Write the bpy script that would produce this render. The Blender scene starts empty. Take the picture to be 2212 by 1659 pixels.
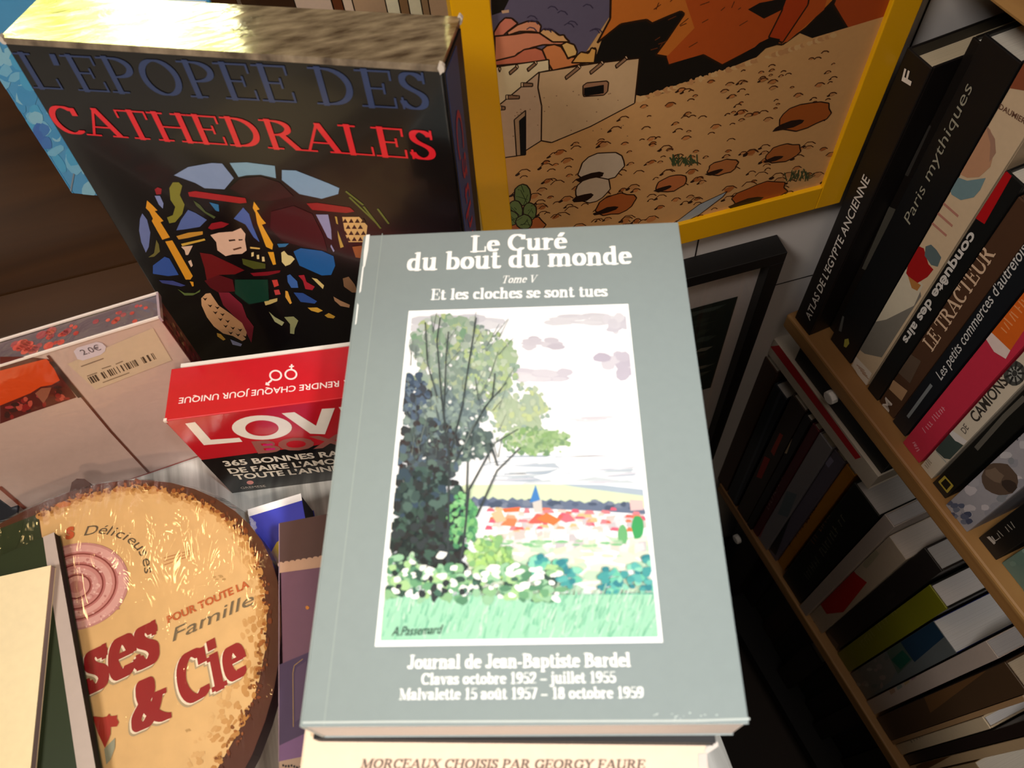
import bpy, math, random
import numpy as np
from mathutils import Vector

rnd = random.Random(7)
SC = bpy.context.scene
COL = SC.collection

# ------------------------------------------------------------------ camera
HC = 1.5                                   # the camera is held 1.5 m above the floor
FOC, CX, CY = 1692.0, 1106.0, 829.5        # focal length and centre for a 2212 x 1659 frame
CAM = np.array([0.0, 0.0, HC])
# rows: world x, y, z written in camera (right, down, forward) axes
R = np.array([[0.96163525, -0.26189888, 0.08164941],
              [-0.26618437, -0.81879605, 0.50864419],
              [-0.06635913, -0.51086398, -0.85709653]])
cd = bpy.data.cameras.new('camera')
cam = bpy.data.objects.new('camera', cd)
COL.objects.link(cam)
cd.sensor_width = 36.0
cd.lens = FOC / 2212.0 * 36.0
cd.clip_start = 0.01
cd.dof.use_dof = True
cd.dof.focus_distance = 0.62
cd.dof.aperture_fstop = 14.0
from mathutils import Matrix
mw = Matrix.Identity(4)
for i in range(3):
    mw[i][0] = R[i][0]
    mw[i][1] = -R[i][1]
    mw[i][2] = -R[i][2]
mw[2][3] = HC
cam.matrix_world = mw
SC.camera = cam

# ------------------------------------------------------------------ light
SC.view_settings.view_transform = 'Standard'
SC.view_settings.look = 'None'
SC.view_settings.gamma = 1.0
SC.view_settings.use_curve_mapping = False
SC.view_settings.exposure = 0.0

wd = bpy.data.worlds.new('room_dim_light')
SC.world = wd
wd.use_nodes = True
bg = wd.node_tree.nodes['Background']
bg.inputs[0].default_value = (0.75, 0.72, 0.78, 1)
bg.inputs[1].default_value = 0.07

def spot(name, loc, target, watts, col, angle, blend, size):
    l = bpy.data.lights.new(name, 'SPOT')
    l.energy = watts
    l.color = col
    l.spot_size = math.radians(angle)
    l.spot_blend = blend
    l.shadow_soft_size = size
    o = bpy.data.objects.new(name, l)
    COL.objects.link(o)
    o.location = loc
    d = Vector(target) - Vector(loc)
    o.rotation_euler = d.to_track_quat('-Z', 'Y').to_euler()
    return o

def area(name, loc, target, watts, col, size):
    l = bpy.data.lights.new(name, 'AREA')
    l.energy = watts
    l.color = col
    l.size = size
    o = bpy.data.objects.new(name, l)
    COL.objects.link(o)
    o.location = loc
    d = Vector(target) - Vector(loc)
    o.rotation_euler = d.to_track_quat('-Z', 'Y').to_euler()
    return o

spot('ceiling_spot_cool', (0.46, -0.50, 2.55), (0.08, 0.02, 1.2), 84, (0.93, 0.98, 1.0), 21, 0.9, 0.05)
spot('ceiling_spot_warm', (0.10, -1.25, 2.3), (-0.27, 0.16, 1.05), 26, (1.0, 0.70, 0.44), 34, 1.0, 0.05)
spot('ceiling_spot_back', (0.15, -0.9, 2.55), (-0.10, 0.42, 1.12), 46, (1.0, 0.86, 0.72), 24, 1.0, 0.06)
area('ceiling_panel', (0.1, -0.4, 2.8), (0.25, 0.3, 0.6), 3.6, (1.0, 0.86, 0.78), 0.7)
area('left_shelf_fill', (-1.0, -0.35, 2.6), (0.55, 0.15, 0.45), 22.0, (1.0, 0.92, 0.84), 0.4)  # unseen fill light added on the left to lift the shelf spines
lp = bpy.data.lights.new('film_glint_light', 'POINT'); lp.energy = 5; lp.color = (1.0, 0.66, 0.28); lp.shadow_soft_size = 0.05
lo_ = bpy.data.objects.new('film_glint_light', lp); COL.objects.link(lo_); lo_.location = (-0.78, 0.95, 2.6)  # unseen warm point added for golden glints on the round board's film

# ------------------------------------------------------------------ geometry of the place
def V3(*a): return np.array(a, float)
def unit(v): return np.asarray(v, float) / np.linalg.norm(v)
def ray(p): return R @ np.array([p[0] - CX, p[1] - CY, FOC])
def onp(p, P0, N):
    r = ray(p)
    return CAM + r * (((np.asarray(P0) - CAM) @ N) / (r @ N))
UP = V3(0, 0, 1)
def at(p, z): return onp(p, (0, 0, z), UP)

# ------------------------------------------------------------------ colours and materials
def lin(c):
    if isinstance(c, str):
        c = [int(c[i:i + 2], 16) for i in (0, 2, 4)]
    r = []
    for v in c[:3]:
        v = v / 255.0
        r.append(v / 12.92 if v <= 0.04045 else ((v + 0.055) / 1.055) ** 2.4)
    return (r[0], r[1], r[2], 1.0)

def nodes(name):
    m = bpy.data.materials.new(name)
    m.use_nodes = True
    nt = m.node_tree
    return m, nt, nt.nodes['Principled BSDF']

def ink(name, rough, spec=0.5, coat=0.0, noise=0.06, scale=220.0, bump=0.0, bscale=60.0):
    """printed surface: colour comes from the print, with a fine paper mottle"""
    m, nt, b = nodes(name)
    at_ = nt.nodes.new('ShaderNodeAttribute'); at_.attribute_name = 'Col'
    tc = nt.nodes.new('ShaderNodeTexCoord')
    nz = nt.nodes.new('ShaderNodeTexNoise'); nz.inputs['Scale'].default_value = scale; nz.inputs['Detail'].default_value = 4
    nt.links.new(tc.outputs['Object'], nz.inputs['Vector'])
    mr = nt.nodes.new('ShaderNodeMapRange')
    mr.inputs[3].default_value = 1 - noise; mr.inputs[4].default_value = 1 + noise
    nt.links.new(nz.outputs['Fac'], mr.inputs[0])
    mx = nt.nodes.new('ShaderNodeVectorMath'); mx.operation = 'SCALE'
    nt.links.new(at_.outputs['Color'], mx.inputs[0]); nt.links.new(mr.outputs[0], mx.inputs['Scale'])
    nt.links.new(mx.outputs[0], b.inputs['Base Color'])
    b.inputs['Roughness'].default_value = rough
    b.inputs['Specular IOR Level'].default_value = spec
    b.inputs['Coat Weight'].default_value = coat
    b.inputs['Coat Roughness'].default_value = 0.08
    if bump:
        n2 = nt.nodes.new('ShaderNodeTexNoise'); n2.inputs['Scale'].default_value = bscale; n2.inputs['Detail'].default_value = 3
        nt.links.new(tc.outputs['Object'], n2.inputs['Vector'])
        bp = nt.nodes.new('ShaderNodeBump'); bp.inputs['Strength'].default_value = bump; bp.inputs['Distance'].default_value = 0.002
        nt.links.new(n2.outputs['Fac'], bp.inputs['Height'])
        nt.links.new(bp.outputs[0], b.inputs['Normal'])
    return m

def pages_mat(name, c1, c2):
    """page edges: fine parallel lines of stacked paper"""
    m, nt, b = nodes(name)
    at_ = nt.nodes.new('ShaderNodeAttribute'); at_.attribute_name = 'Col'
    uv = nt.nodes.new('ShaderNodeAttribute'); uv.attribute_name = 'lay'
    wv = nt.nodes.new('ShaderNodeTexNoise'); wv.noise_dimensions = '1D'; wv.inputs['Scale'].default_value = 1700; wv.inputs['Detail'].default_value = 2
    nt.links.new(uv.outputs['Fac'], wv.inputs['W'])
    mr = nt.nodes.new('ShaderNodeMapRange'); mr.inputs[1].default_value = 0.3; mr.inputs[2].default_value = 0.7
    mr.inputs[3].default_value = c1; mr.inputs[4].default_value = c2
    nt.links.new(wv.outputs['Fac'], mr.inputs[0])
    mx = nt.nodes.new('ShaderNodeVectorMath'); mx.operation = 'SCALE'
    nt.links.new(at_.outputs['Color'], mx.inputs[0]); nt.links.new(mr.outputs[0], mx.inputs['Scale'])
    nt.links.new(mx.outputs[0], b.inputs['Base Color'])
    b.inputs['Roughness'].default_value = 0.8
    return m

def wood(name, a, b_, scale, stretch, rough, lines=0.0):
    m, nt, b = nodes(name)
    tc = nt.nodes.new('ShaderNodeTexCoord')
    mp = nt.nodes.new('ShaderNodeMapping'); mp.inputs['Scale'].default_value = stretch
    nz = nt.nodes.new('ShaderNodeTexNoise'); nz.inputs['Scale'].default_value = scale; nz.inputs['Detail'].default_value = 8
    nz.inputs['Distortion'].default_value = 0.8
    cr = nt.nodes.new('ShaderNodeValToRGB')
    cr.color_ramp.elements[0].position = 0.3; cr.color_ramp.elements[0].color = lin(a)
    cr.color_ramp.elements[1].position = 0.7; cr.color_ramp.elements[1].color = lin(b_)
    nt.links.new(tc.outputs['Object'], mp.inputs['Vector']); nt.links.new(mp.outputs[0], nz.inputs['Vector'])
    nt.links.new(nz.outputs['Fac'], cr.inputs[0]); nt.links.new(cr.outputs[0], b.inputs['Base Color'])
    bp = nt.nodes.new('ShaderNodeBump'); bp.inputs['Strength'].default_value = 0.15; bp.inputs['Distance'].default_value = 0.001
    nt.links.new(nz.outputs['Fac'], bp.inputs['Height']); nt.links.new(bp.outputs[0], b.inputs['Normal'])
    b.inputs['Roughness'].default_value = rough
    return m

def plain(name, c, rough, metal=0.0, noise=0.05, scale=30.0):
    m, nt, b = nodes(name)
    tc = nt.nodes.new('ShaderNodeTexCoord')
    nz = nt.nodes.new('ShaderNodeTexNoise'); nz.inputs['Scale'].default_value = scale; nz.inputs['Detail'].default_value = 5
    nt.links.new(tc.outputs['Object'], nz.inputs['Vector'])
    cr = nt.nodes.new('ShaderNodeValToRGB')
    l = lin(c)
    cr.color_ramp.elements[0].color = tuple(max(0, v * (1 - noise)) for v in l[:3]) + (1,)
    cr.color_ramp.elements[1].color = tuple(min(1, v * (1 + noise)) for v in l[:3]) + (1,)
    nt.links.new(nz.outputs['Fac'], cr.inputs[0]); nt.links.new(cr.outputs[0], b.inputs['Base Color'])
    b.inputs['Roughness'].default_value = rough
    b.inputs['Metallic'].default_value = metal
    return m

def film(name, amount, rough, bump, scale, stretch=(1, 1, 1), tint=(1, 1, 1, 1)):
    """clear shrink-wrap: see-through with crinkled highlights"""
    m = bpy.data.materials.new(name); m.use_nodes = True
    nt = m.node_tree; nt.nodes.clear()
    out = nt.nodes.new('ShaderNodeOutputMaterial')
    tr = nt.nodes.new('ShaderNodeBsdfTransparent'); tr.inputs[0].default_value = tint
    gl = nt.nodes.new('ShaderNodeBsdfGlossy'); gl.inputs['Roughness'].default_value = rough
    mx = nt.nodes.new('ShaderNodeMixShader')
    lw = nt.nodes.new('ShaderNodeLayerWeight')
    fr = nt.nodes.new('ShaderNodeMath'); fr.operation = 'POWER'; fr.inputs[1].default_value = 4.0
    nt.links.new(lw.outputs['Facing'], fr.inputs[0])
    ml = nt.nodes.new('ShaderNodeMath'); ml.operation = 'MULTIPLY_ADD'; ml.inputs[1].default_value = 0.9; ml.inputs[2].default_value = amount + 0.03
    tc = nt.nodes.new('ShaderNodeTexCoord'); mp = nt.nodes.new('ShaderNodeMapping'); mp.inputs['Scale'].default_value = stretch
    nz = nt.nodes.new('ShaderNodeTexNoise'); nz.inputs['Scale'].default_value = scale; nz.inputs['Detail'].default_value = 3
    nz.inputs['Distortion'].default_value = 1.2
    bp = nt.nodes.new('ShaderNodeBump'); bp.inputs['Strength'].default_value = bump; bp.inputs['Distance'].default_value = 0.004
    nt.links.new(tc.outputs['Object'], mp.inputs[0]); nt.links.new(mp.outputs[0], nz.inputs['Vector'])
    nt.links.new(nz.outputs['Fac'], bp.inputs['Height'])
    nt.links.new(bp.outputs[0], gl.inputs['Normal']); nt.links.new(bp.outputs[0], lw.inputs['Normal'])
    nt.links.new(fr.outputs[0], ml.inputs[0]); nt.links.new(ml.outputs[0], mx.inputs[0])
    nt.links.new(tr.outputs[0], mx.inputs[1]); nt.links.new(gl.outputs[0], mx.inputs[2])
    nt.links.new(mx.outputs[0], out.inputs[0])
    return m

MAT = {
    'matte': ink('print_matte', 0.75, 0.3),
    'satin': ink('print_satin', 0.42, 0.4),
    'gloss': ink('print_gloss', 0.22, 0.5, coat=0.25, bump=0.05, bscale=25),
    'lamin': ink('print_laminated', 0.30, 0.55, noise=0.04, bump=0.04, bscale=12),
    'page': pages_mat('paper_edges', 0.80, 1.04),
    'rust': ink('rusty_board', 0.4, 0.4, noise=0.12, scale=90),
}

# ------------------------------------------------------------------ mesh builder
class Mesh:
    def __init__(self):
        self.v, self.f, self.c, self.m, self.names, self.lay = [], [], [], [], [], []
    def mi(self, mat):
        if mat not in self.names: self.names.append(mat)
        return self.names.index(mat)
    def poly(self, pts, col, mat='satin', lay=0.0):
        b = len(self.v)
        self.v += [tuple(p) for p in pts]
        self.lay += [lay] * len(pts) if not isinstance(lay, (list, tuple)) else list(lay)
        self.f.append(tuple(range(b, b + len(pts))))
        self.c.append(lin(col)); self.m.append(self.mi(mat))
    def box(self, O, a, b, c, ra, rb, rc, col, mat='satin', layaxis=0):
        """box spanned by unit axes a, b, c from O, over the ranges ra, rb, rc"""
        O, a, b, c = (np.asarray(x, float) for x in (O, a, b, c))
        base = len(self.v)
        for k in (0, 1):
            for j in (0, 1):
                for i in (0, 1):
                    self.v.append(tuple(O + a * ra[i] + b * rb[j] + c * rc[k]))
                    self.lay.append((ra[i], rb[j], rc[k])[layaxis])
        hand = np.dot(np.cross(a, b), c) * (ra[1] - ra[0]) * (rb[1] - rb[0]) * (rc[1] - rc[0])
        fs = [(0, 2, 3, 1), (4, 5, 7, 6), (0, 1, 5, 4), (2, 6, 7, 3), (0, 4, 6, 2), (1, 3, 7, 5)]
        for f in fs:
            if hand < 0: f = f[::-1]
            self.f.append(tuple(base + i for i in f)); self.c.append(lin(col)); self.m.append(self.mi(mat))
    def prism(self, pts, N, t, col, mat='satin', side=None):
        """slab whose front outline is pts (seen from the side N points to), going back by t"""
        pts = [np.asarray(p, float) for p in pts]
        n = len(pts); b = len(self.v)
        self.v += [tuple(p) for p in pts] + [tuple(p - np.asarray(N) * t) for p in pts]
        self.lay += [0.0] * n + [t] * n
        area = sum(np.cross(pts[i] - pts[0], pts[(i + 1) % n] - pts[0]) for i in range(n))
        fl = np.dot(area, N) < 0
        F = [tuple(range(b, b + n)), tuple(range(b + 2 * n - 1, b + n - 1, -1))]
        F += [(b + i, b + n + i, b + n + (i + 1) % n, b + (i + 1) % n) for i in range(n)]
        for k, f in enumerate(F):
            self.f.append(f[::-1] if fl else f)
            self.c.append(lin(side if (side and k) else col)); self.m.append(self.mi(mat))
    def build(self, name, parent=None, origin=(0, 0, 0), mats=None, bevel=0.0, smooth=False, label=None):
        me = bpy.data.meshes.new(name)
        o3 = np.asarray(origin, float)
        me.from_pydata([tuple(np.asarray(p) - o3) for p in self.v], [], self.f)
        ca = me.color_attributes.new('Col', 'FLOAT_COLOR', 'CORNER')
        cols = []
        for f, c in zip(self.f, self.c): cols += list(c) * len(f)
        ca.data.foreach_set('color', cols)
        la = me.attributes.new('lay', 'FLOAT', 'POINT')
        la.data.foreach_set('value', self.lay)
        for n in self.names:
            me.materials.append(MAT[n] if n in MAT else bpy.data.materials[n])
        me.polygons.foreach_set('material_index', self.m)
        if smooth: me.polygons.foreach_set('use_smooth', [True] * len(self.f))
        me.update()
        ob = bpy.data.objects.new(name, me)
        COL.objects.link(ob)
        if label: ob['label'] = label
        if parent is not None:
            ob.parent = parent
        else:
            ob.location = origin
        if bevel:
            md = ob.modifiers.new('soft_edges', 'BEVEL'); md.width = bevel; md.segments = 2
            md.limit_method = 'ANGLE'; md.angle_limit = math.radians(50)
        return ob

def thing(name, label, cat, loc, group=None):
    o = bpy.data.objects.new(name, None)
    o.empty_display_size = 0.03
    COL.objects.link(o)
    o.location = loc
    o['label'] = label; o['category'] = cat
    if group: o['group'] = group
    return o

def tag(o, label, cat, group=None, kind=None):
    o['label'] = label; o['category'] = cat
    if group: o['group'] = group
    if kind: o['kind'] = kind
    return o

def struct(o):
    o['kind'] = 'structure'
    return o

# ------------------------------------------------------------------ lettering
_cache = {}
def sans(s, bold=0.0):
    k = (s, bold)
    if k not in _cache:
        cu = bpy.data.curves.new('t', 'FONT'); cu.body = s; cu.size = 1.0; cu.offset = bold
        cu.resolution_u = 3
        ob = bpy.data.objects.new('t', cu); COL.objects.link(ob)
        dg = bpy.context.evaluated_depsgraph_get(); dg.update()
        me = bpy.data.meshes.new_from_object(ob.evaluated_get(dg))
        vs = [(v.co.x, v.co.y) for v in me.vertices]
        _cache[k] = ([[vs[i] for i in p.vertices] for p in me.polygons], 0.70)
        bpy.data.meshes.remove(me); bpy.data.objects.remove(ob); bpy.data.curves.remove(cu)
    return _cache[k]

def arc(cx, cy, rx, ry, a0, a1, n=12):
    return [(cx + rx * math.cos(math.radians(a0 + (a1 - a0) * i / n)), cy + ry * math.sin(math.radians(a0 + (a1 - a0) * i / n))) for i in range(n + 1)]
def bz(*p, n=10):
    o = []
    for i in range(n + 1):
        t = i / n; q = 1 - t
        o.append(tuple(q**3 * p[0][k] + 3 * q * q * t * p[1][k] + 3 * q * t * t * p[2][k] + t**3 * p[3][k] for k in (0, 1)))
    return o
X = 0.68
def stem(x, a, b): return ('T', [(x, a), (x, b)])
def hl(x0, x1, y): return ('t', [(x0, y), (x1, y)])
def ft(x, y=0.03, w=0.17): return ('t', [(x - w, y), (x + w, y)])
def thin(*p): return ('t', list(p))
def thick(*p): return ('T', list(p))
def crv(p): return ('T', p)
SS = bz((.50, .80), (.44, 1.02), (.10, 1.02), (.13, .75)) + bz((.13, .75), (.16, .5), (.52, .52), (.52, .25))[1:] + bz((.52, .25), (.5, -.04), (.12, -.04), (.08, .22))[1:]
def sc(pts, sx, sy): return [(x * sx, y * sy) for x, y in pts]
LC_S = sc(SS, .78, X)
TOP, LOW = .97, .03
G = {
 'A': (.92, [thin((.10, .03), (.44, .97)), thick((.45, .97), (.78, .03)), hl(.22, .64, .33), ft(.10), ft(.78)]),
 'B': (.82, [stem(.2, 0, 1), crv(bz((.25, .97), (.72, 1.0), (.72, .53), (.25, .53))), crv(bz((.25, .53), (.84, .55), (.84, .0), (.25, .03))), hl(.03, .3, .97), hl(.03, .3, .03)]),
 'C': (.86, [crv(arc(.47, .5, .34, .47, 50, 310, 18)), stem(.74, .70, .92)]),
 'D': (.92, [stem(.2, 0, 1), crv(bz((.25, .97), (.92, 1.0), (.92, .0), (.25, .03), n=16)), hl(.03, .3, .97), hl(.03, .3, .03)]),
 'E': (.78, [stem(.2, 0, 1), hl(.03, .68, .97), hl(.03, .70, .03), hl(.2, .52, .52), thin((.68, .97), (.68, .76)), thin((.70, .03), (.70, .27)), thin((.52, .40), (.52, .64))]),
 'F': (.74, [stem(.2, 0, 1), hl(.03, .66, .97), ft(.2), hl(.2, .50, .50), thin((.66, .97), (.66, .76)), thin((.50, .38), (.50, .62))]),
 'G': (.92, [crv(arc(.47, .5, .34, .47, 50, 325, 18)), stem(.74, .72, .92), stem(.78, .08, .42), ft(.78, .44, .15)]),
 'H': (.98, [stem(.2, 0, 1), stem(.78, 0, 1), hl(.2, .78, .51), ft(.2), ft(.2, .97), ft(.78), ft(.78, .97)]),
 'I': (.42, [stem(.21, 0, 1), ft(.21), ft(.21, .97)]),
 'J': (.58, [stem(.36, .2, 1), crv(bz((.36, .22), (.36, -.05), (.12, -.02), (.10, .18))), ft(.36, .97)]),
 'L': (.74, [stem(.2, 0, 1), ft(.2, .97), hl(.03, .68, .03), thin((.68, .03), (.68, .29))]),
 'M': (1.12, [thin((.16, .03), (.16, .97)), thick((.19, .97), (.54, .05)), thin((.54, .05), (.90, .97)), stem(.92, 0, 1), ft(.16, .03, .13), ft(.92), hl(.03, .24, .97), hl(.86, 1.08, .97)]),
 'N': (.98, [thin((.17, .03), (.17, .97)), thick((.20, .97), (.80, .03)), thin((.82, .03), (.82, .97)), ft(.17, .03, .13), hl(.03, .24, .97), ft(.82, .97, .13)]),
 'O': (.96, [crv(arc(.48, .5, .36, .47, 0, 360, 26))]),
 'P': (.76, [stem(.2, 0, 1), crv(bz((.25, .97), (.78, 1.0), (.78, .44), (.25, .46), n=14)), hl(.03, .3, .97), ft(.2)]),
 'Q': (.96, [crv(arc(.48, .5, .36, .47, 0, 360, 26)), thick((.5, .2), (.8, -.15))]),
 'R': (.90, [stem(.2, 0, 1), crv(bz((.25, .97), (.76, 1.0), (.76, .48), (.25, .50), n=14)), thick((.45, .50), (.74, .03)), hl(.03, .3, .97), ft(.2), hl(.68, .88, .03)]),
 'S': (.64, [crv(SS), thin((.54, .72), (.54, .97)), thin((.07, .03), (.07, .30))]),
 'T': (.82, [stem(.41, 0, 1), hl(.06, .76, .97), ft(.41), thin((.06, .97), (.06, .74)), thin((.76, .97), (.76, .74))]),
 'U': (.94, [stem(.2, .3, 1), crv(bz((.2, .32), (.2, -.08), (.76, -.08), (.76, .32), n=12)), thin((.76, .3), (.76, .97)), ft(.2, .97), ft(.76, .97, .13)]),
 'V': (.90, [thick((.16, .97), (.46, .03)), thin((.47, .03), (.78, .97)), ft(.16, .97), ft(.78, .97, .12)]),
 'X': (.90, [thick((.18, .97), (.72, .03)), thin((.16, .03), (.74, .97)), ft(.16, .03, .13), ft(.72), ft(.18, .97), ft(.74, .97, .13)]),
 'Y': (.88, [thick((.15, .97), (.44, .48)), thin((.46, .48), (.76, .97)), stem(.45, 0, .5), ft(.45), ft(.15, .97), ft(.76, .97, .12)]),
 'a': (.62, [crv(bz((.10, .52), (.12, .72), (.44, .74), (.42, .46))), stem(.42, .1, .48), crv(bz((.42, .40), (.20, .38), (.08, .32), (.12, .16))), crv(bz((.12, .16), (.14, -.04), (.34, -.02), (.42, .16))), hl(.42, .58, .04)]),
 'b': (.68, [stem(.16, 0.03, 1), crv(arc(.36, .34, .20, .31, -120, 120, 14)), hl(.02, .18, .97)]),
 'c': (.56, [crv(arc(.32, .34, .20, .31, 50, 310, 14)), thick((.44, .50), (.44, .56))]),
 'd': (.70, [stem(.50, 0, 1), crv(arc(.31, .34, .20, .31, 55, 305, 14)), hl(.36, .52, .97), hl(.50, .66, .03)]),
 'e': (.58, [crv(arc(.31, .34, .20, .31, 8, 315, 16)), hl(.14, .50, .37)]),
 'h': (.74, [stem(.17, 0, 1), hl(.03, .19, .97), crv(bz((.2, .45), (.26, .72), (.54, .76), (.54, .42))), stem(.54, 0, .44), ft(.17, .03, .15), ft(.54, .03, .15)]),
 'i': (.38, [stem(.19, 0, X), hl(.04, .21, X - .03), ft(.19, .03, .16), thick((.19, .86), (.19, .98))]),
 'j': (.36, [stem(.2, -.1, X), crv(bz((.2, -.08), (.2, -.32), (.0, -.32), (-.02, -.18))), hl(.05, .22, X - .03), thick((.2, .86), (.2, .98))]),
 'l': (.38, [stem(.19, 0, 1), hl(.04, .21, .97), ft(.19, .03, .16)]),
 'm': (1.10, [stem(.17, 0, X), hl(.03, .19, X - .03), crv(bz((.2, .45), (.26, .72), (.54, .76), (.54, .42))), stem(.54, 0, .44), crv(bz((.57, .45), (.63, .72), (.91, .76), (.91, .42))), stem(.91, 0, .44), ft(.17, .03, .14), ft(.54, .03, .14), ft(.91, .03, .14)]),
 'n': (.74, [stem(.17, 0, X), hl(.03, .19, X - .03), crv(bz((.2, .45), (.26, .72), (.54, .76), (.54, .42))), stem(.54, 0, .44), ft(.17, .03, .15), ft(.54, .03, .15)]),
 'o': (.66, [crv(arc(.33, .34, .22, .31, 0, 360, 20))]),
 'p': (.70, [stem(.17, -.3, X), hl(.03, .19, X - .03), crv(arc(.37, .34, .20, .31, -120, 120, 14)), ft(.17, -.29, .15)]),
 'r': (.54, [stem(.17, 0, X), hl(.03, .19, X - .03), crv(bz((.2, .42), (.26, .66), (.36, .68), (.42, .58))), ft(.17, .03, .16)]),
 's': (.50, [crv(LC_S), thin((.42, .50), (.42, .66)), thin((.06, .03), (.06, .20))]),
 't': (.46, [stem(.19, .14, .86), hl(.04, .38, X - .03), crv(bz((.19, .18), (.19, -.04), (.34, -.02), (.39, .10)))]),
 'u': (.74, [stem(.17, .2, X), hl(.03, .19, X - .03), crv(bz((.17, .24), (.17, -.06), (.46, -.06), (.53, .24))), stem(.54, 0, X), hl(.40, .56, X - .03), hl(.54, .70, .03)]),
 'v': (.66, [thick((.14, X - .03), (.33, .03)), thin((.35, .03), (.54, X - .03)), ft(.14, X - .03, .14), ft(.54, X - .03, .1)]),
 '&': (.96, [crv(bz((.70, .60), (.60, .20), (.30, -.08), (.14, .14)) + bz((.14, .14), (.02, .36), (.50, .56), (.52, .80))[1:] + bz((.52, .80), (.50, 1.04), (.24, 1.0), (.26, .78))[1:] + bz((.26, .78), (.30, .50), (.60, .10), (.88, .06))[1:]), hl(.62, .86, .60)]),
 '1': (.60, [stem(.32, 0, 1), thin((.32, .95), (.14, .84)), ft(.32, .03, .2)]),
 '2': (.64, [crv(bz((.12, .72), (.12, 1.06), (.60, 1.06), (.52, .66)) + bz((.52, .66), (.44, .40), (.18, .24), (.10, .08))[1:]), thick((.14, .06), (.52, .06))]),
 '5': (.62, [hl(.18, .54, .95), thin((.18, .95), (.14, .54)), crv(bz((.14, .54), (.60, .76), (.66, .0), (.26, .03), n=12) + [(.12, .14)])]),
 '7': (.60, [hl(.08, .56, .95), thick((.54, .95), (.24, .03))]),
 '8': (.64, [crv(arc(.32, .74, .17, .23, 0, 360, 16)), crv(arc(.32, .27, .21, .25, 0, 360, 16))]),
 '9': (.64, [crv(arc(.32, .68, .21, .29, 0, 360, 18)), crv(bz((.52, .66), (.56, .2), (.36, .0), (.12, .06)))]),
 '-': (.42, [thick((.14, .30), (.28, .30)), thick((.14, .34), (.28, .34))]),
 '\u2013': (.66, [hl(.06, .60, .31), hl(.06, .60, .35)]),
 "'": (.30, [thick((.16, .98), (.13, .72))]),
 '.': (.30, [thick((.14, .03), (.16, .10))]),
 ' ': (.36, []),
}
for ch, base_, acc in (('\u00e9', 'e', ('T', [(.28, .78), (.40, .96)])), ('\u00fb', 'u', ('t', [(.2, .78), (.36, .94), (.52, .78)])), ('\u00ef', 'i', None)):
    G[ch] = (G[base_][0], G[base_][1] + ([acc] if acc else []))

def hull(pts):
    pts = sorted(set((round(a, 5), round(b, 5)) for a, b in pts))
    if len(pts) < 3: return pts
    def half(ps):
        o = []
        for p in ps:
            while len(o) > 1 and (o[-1][0] - o[-2][0]) * (p[1] - o[-2][1]) - (o[-1][1] - o[-2][1]) * (p[0] - o[-2][0]) <= 0: o.pop()
            o.append(p)
        return o
    a, b = half(pts), half(pts[::-1])
    return a[:-1] + b[:-1]

def serif(s, T=0.18, t=0.06):
    k = (s, T, t)
    if k not in _cache:
        x, out = 0.0, []
        for ch in s:
            w, st = G.get(ch, G[' '])
            out.append(None)
            for kind, p in st:
                nw = T if kind == 'T' else t
                for (x0, y0), (x1, y1) in zip(p[:-1], p[1:]):
                    q = []
                    for (px, py) in ((x0, y0), (x1, y1)):
                        for dx in (-nw / 2, nw / 2):
                            for dy in (-t / 2, t / 2): q.append((x + px + dx, py + dy))
                    out.append(hull(q))
            x += w
        _cache[k] = (out, 1.0)
    return _cache[k]

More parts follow.
